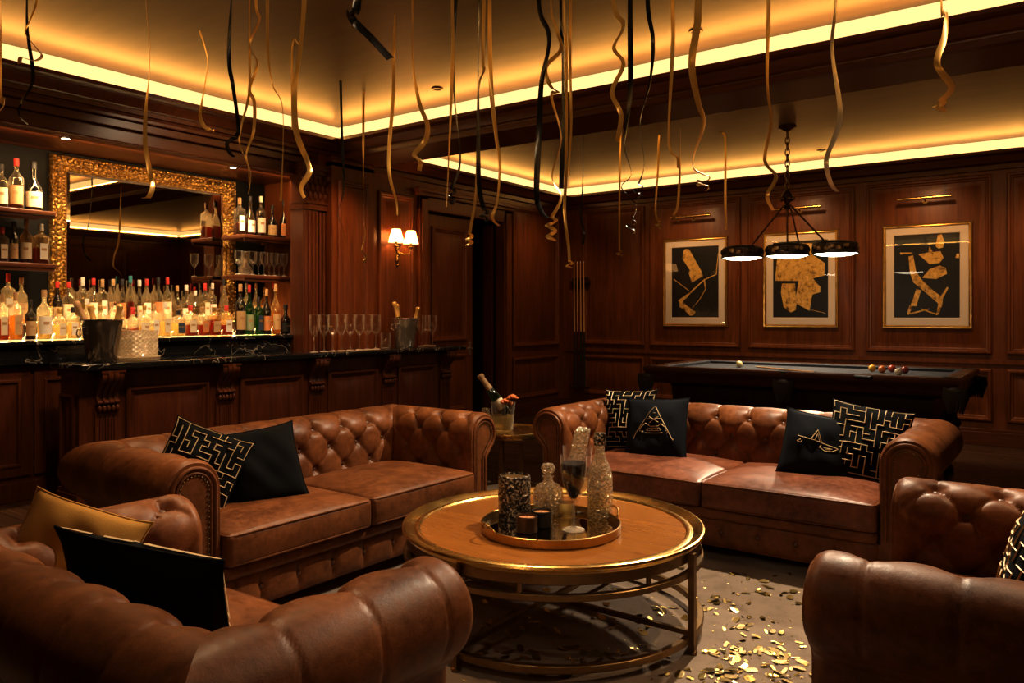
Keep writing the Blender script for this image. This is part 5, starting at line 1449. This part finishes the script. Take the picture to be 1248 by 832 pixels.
# ceiling spots over the seating, then unseen lamps aimed at other parts
spot('key_spot', (-1.55, 5.25, 3.40), (-1.75, 3.75, 0), 600, 84, .45, (1, .80, .56), .05)
spot('bar_sofa_spot', (-3.0, 4.0, 3.40), (-3.4, 3.0, .4), 190, 80, .7, (1, .70, .40), .06)
spot('near_chair_spot', (-2.9, 2.3, 3.40), (-2.0, 1.2, .5), 140, 75, .7, (1, .66, .36), .07)
spot('right_chair_spot', (.3, 3.9, 3.40), (-.2, 2.7, .5), 140, 75, .7, (1, .68, .38), .07)
spot('front_fill', (-1.2, -1.6, 3.2), (-3.4, 5.5, 2.4), 85, 75, .8, (1, .72, .42), .25)  # unseen fill added behind the camera to brighten the streamers
for y in (2.4, 3.6, 4.9, 6.4): spot('bar_front_spot', (-4.4, y, 3.40), (-6.1, y, .75), 150, 70, .9, (1, .64, .34), .1)  # unseen spots added to brighten the bar's face
spot('pier_spot', (-5.4, 5.1, 3.40), (-6.5, 5.75, 1.4), 150, 60, .8, (1, .52, .22), .1)
for x in (-4.3, -2.87, -1.45, 0): spot('wall_wash', (x, 9.1, 3.34), (x, 10.15, 1.4), 80, 95, .9, (1, .60, .28), .1)
spot('corner_wash', (-5.4, 8.9, 3.34), (-6.4, 9.4, 1.2), 55, 90, .9, (1, .60, .30), .1)
spot('pool_front_spot', (-2.1, 6.0, 3.08), (-2.1, 7.3, .6), 90, 100, .9, (1, .66, .38), .2)  # unseen spot added to lighten the pool table's front side
for yy in (3.2, 5.0, 6.4): spot('glass_spot', (-5.2, yy, 3.4), (-6.1, yy, 1.1), 35, 60, .8, (1, .74, .46), .06)  # unseen spots added to brighten the things on the bar top
spot('arm_spot', (-4.3, 2.6, 3.4), (-3.45, 1.9, .7), 110, 50, .8, (1, .66, .34), .06)  # unseen spot added for the highlight on the sofa's left arm
spot('rug_fill', (-1.0, .2, 3.35), (-1.95, 2.8, 0), 55, 50, .8, (1, .72, .44), .1)  # unseen fill added to reach the rug under the coffee table
spot('seat_sheen_spot', (-1.9, 8.5, 3.3), (-1.60, 4.6, .5), 800, 18, .6, (1, .80, .56), .08)  # unseen narrow spot added to lay sheen patches on the seats
spot('bottle_front_spot', (-5.2, 3.9, 3.4), (-7.2, 3.9, 1.5), 70, 90, .8, (1, .74, .46), .08)  # unseen front light added so the bottle labels show
spot('passage_wash', (-5.2, 7.2, 3.34), (-6.4, 7.4, 1.4), 30, 80, .9, (1, .60, .30), .1)

SC.view_settings.view_transform = 'Standard'
SC.view_settings.look = 'None'
SC.view_settings.exposure = 0.25
SC.view_settings.gamma = 0.84
SC.cycles.max_bounces = 8; SC.cycles.transparent_max_bounces = 24
SC.cycles.sample_clamp_indirect = 4.0
SC.cycles.caustics_reflective = False; SC.cycles.caustics_refractive = False
SC.cycles.use_denoising = True
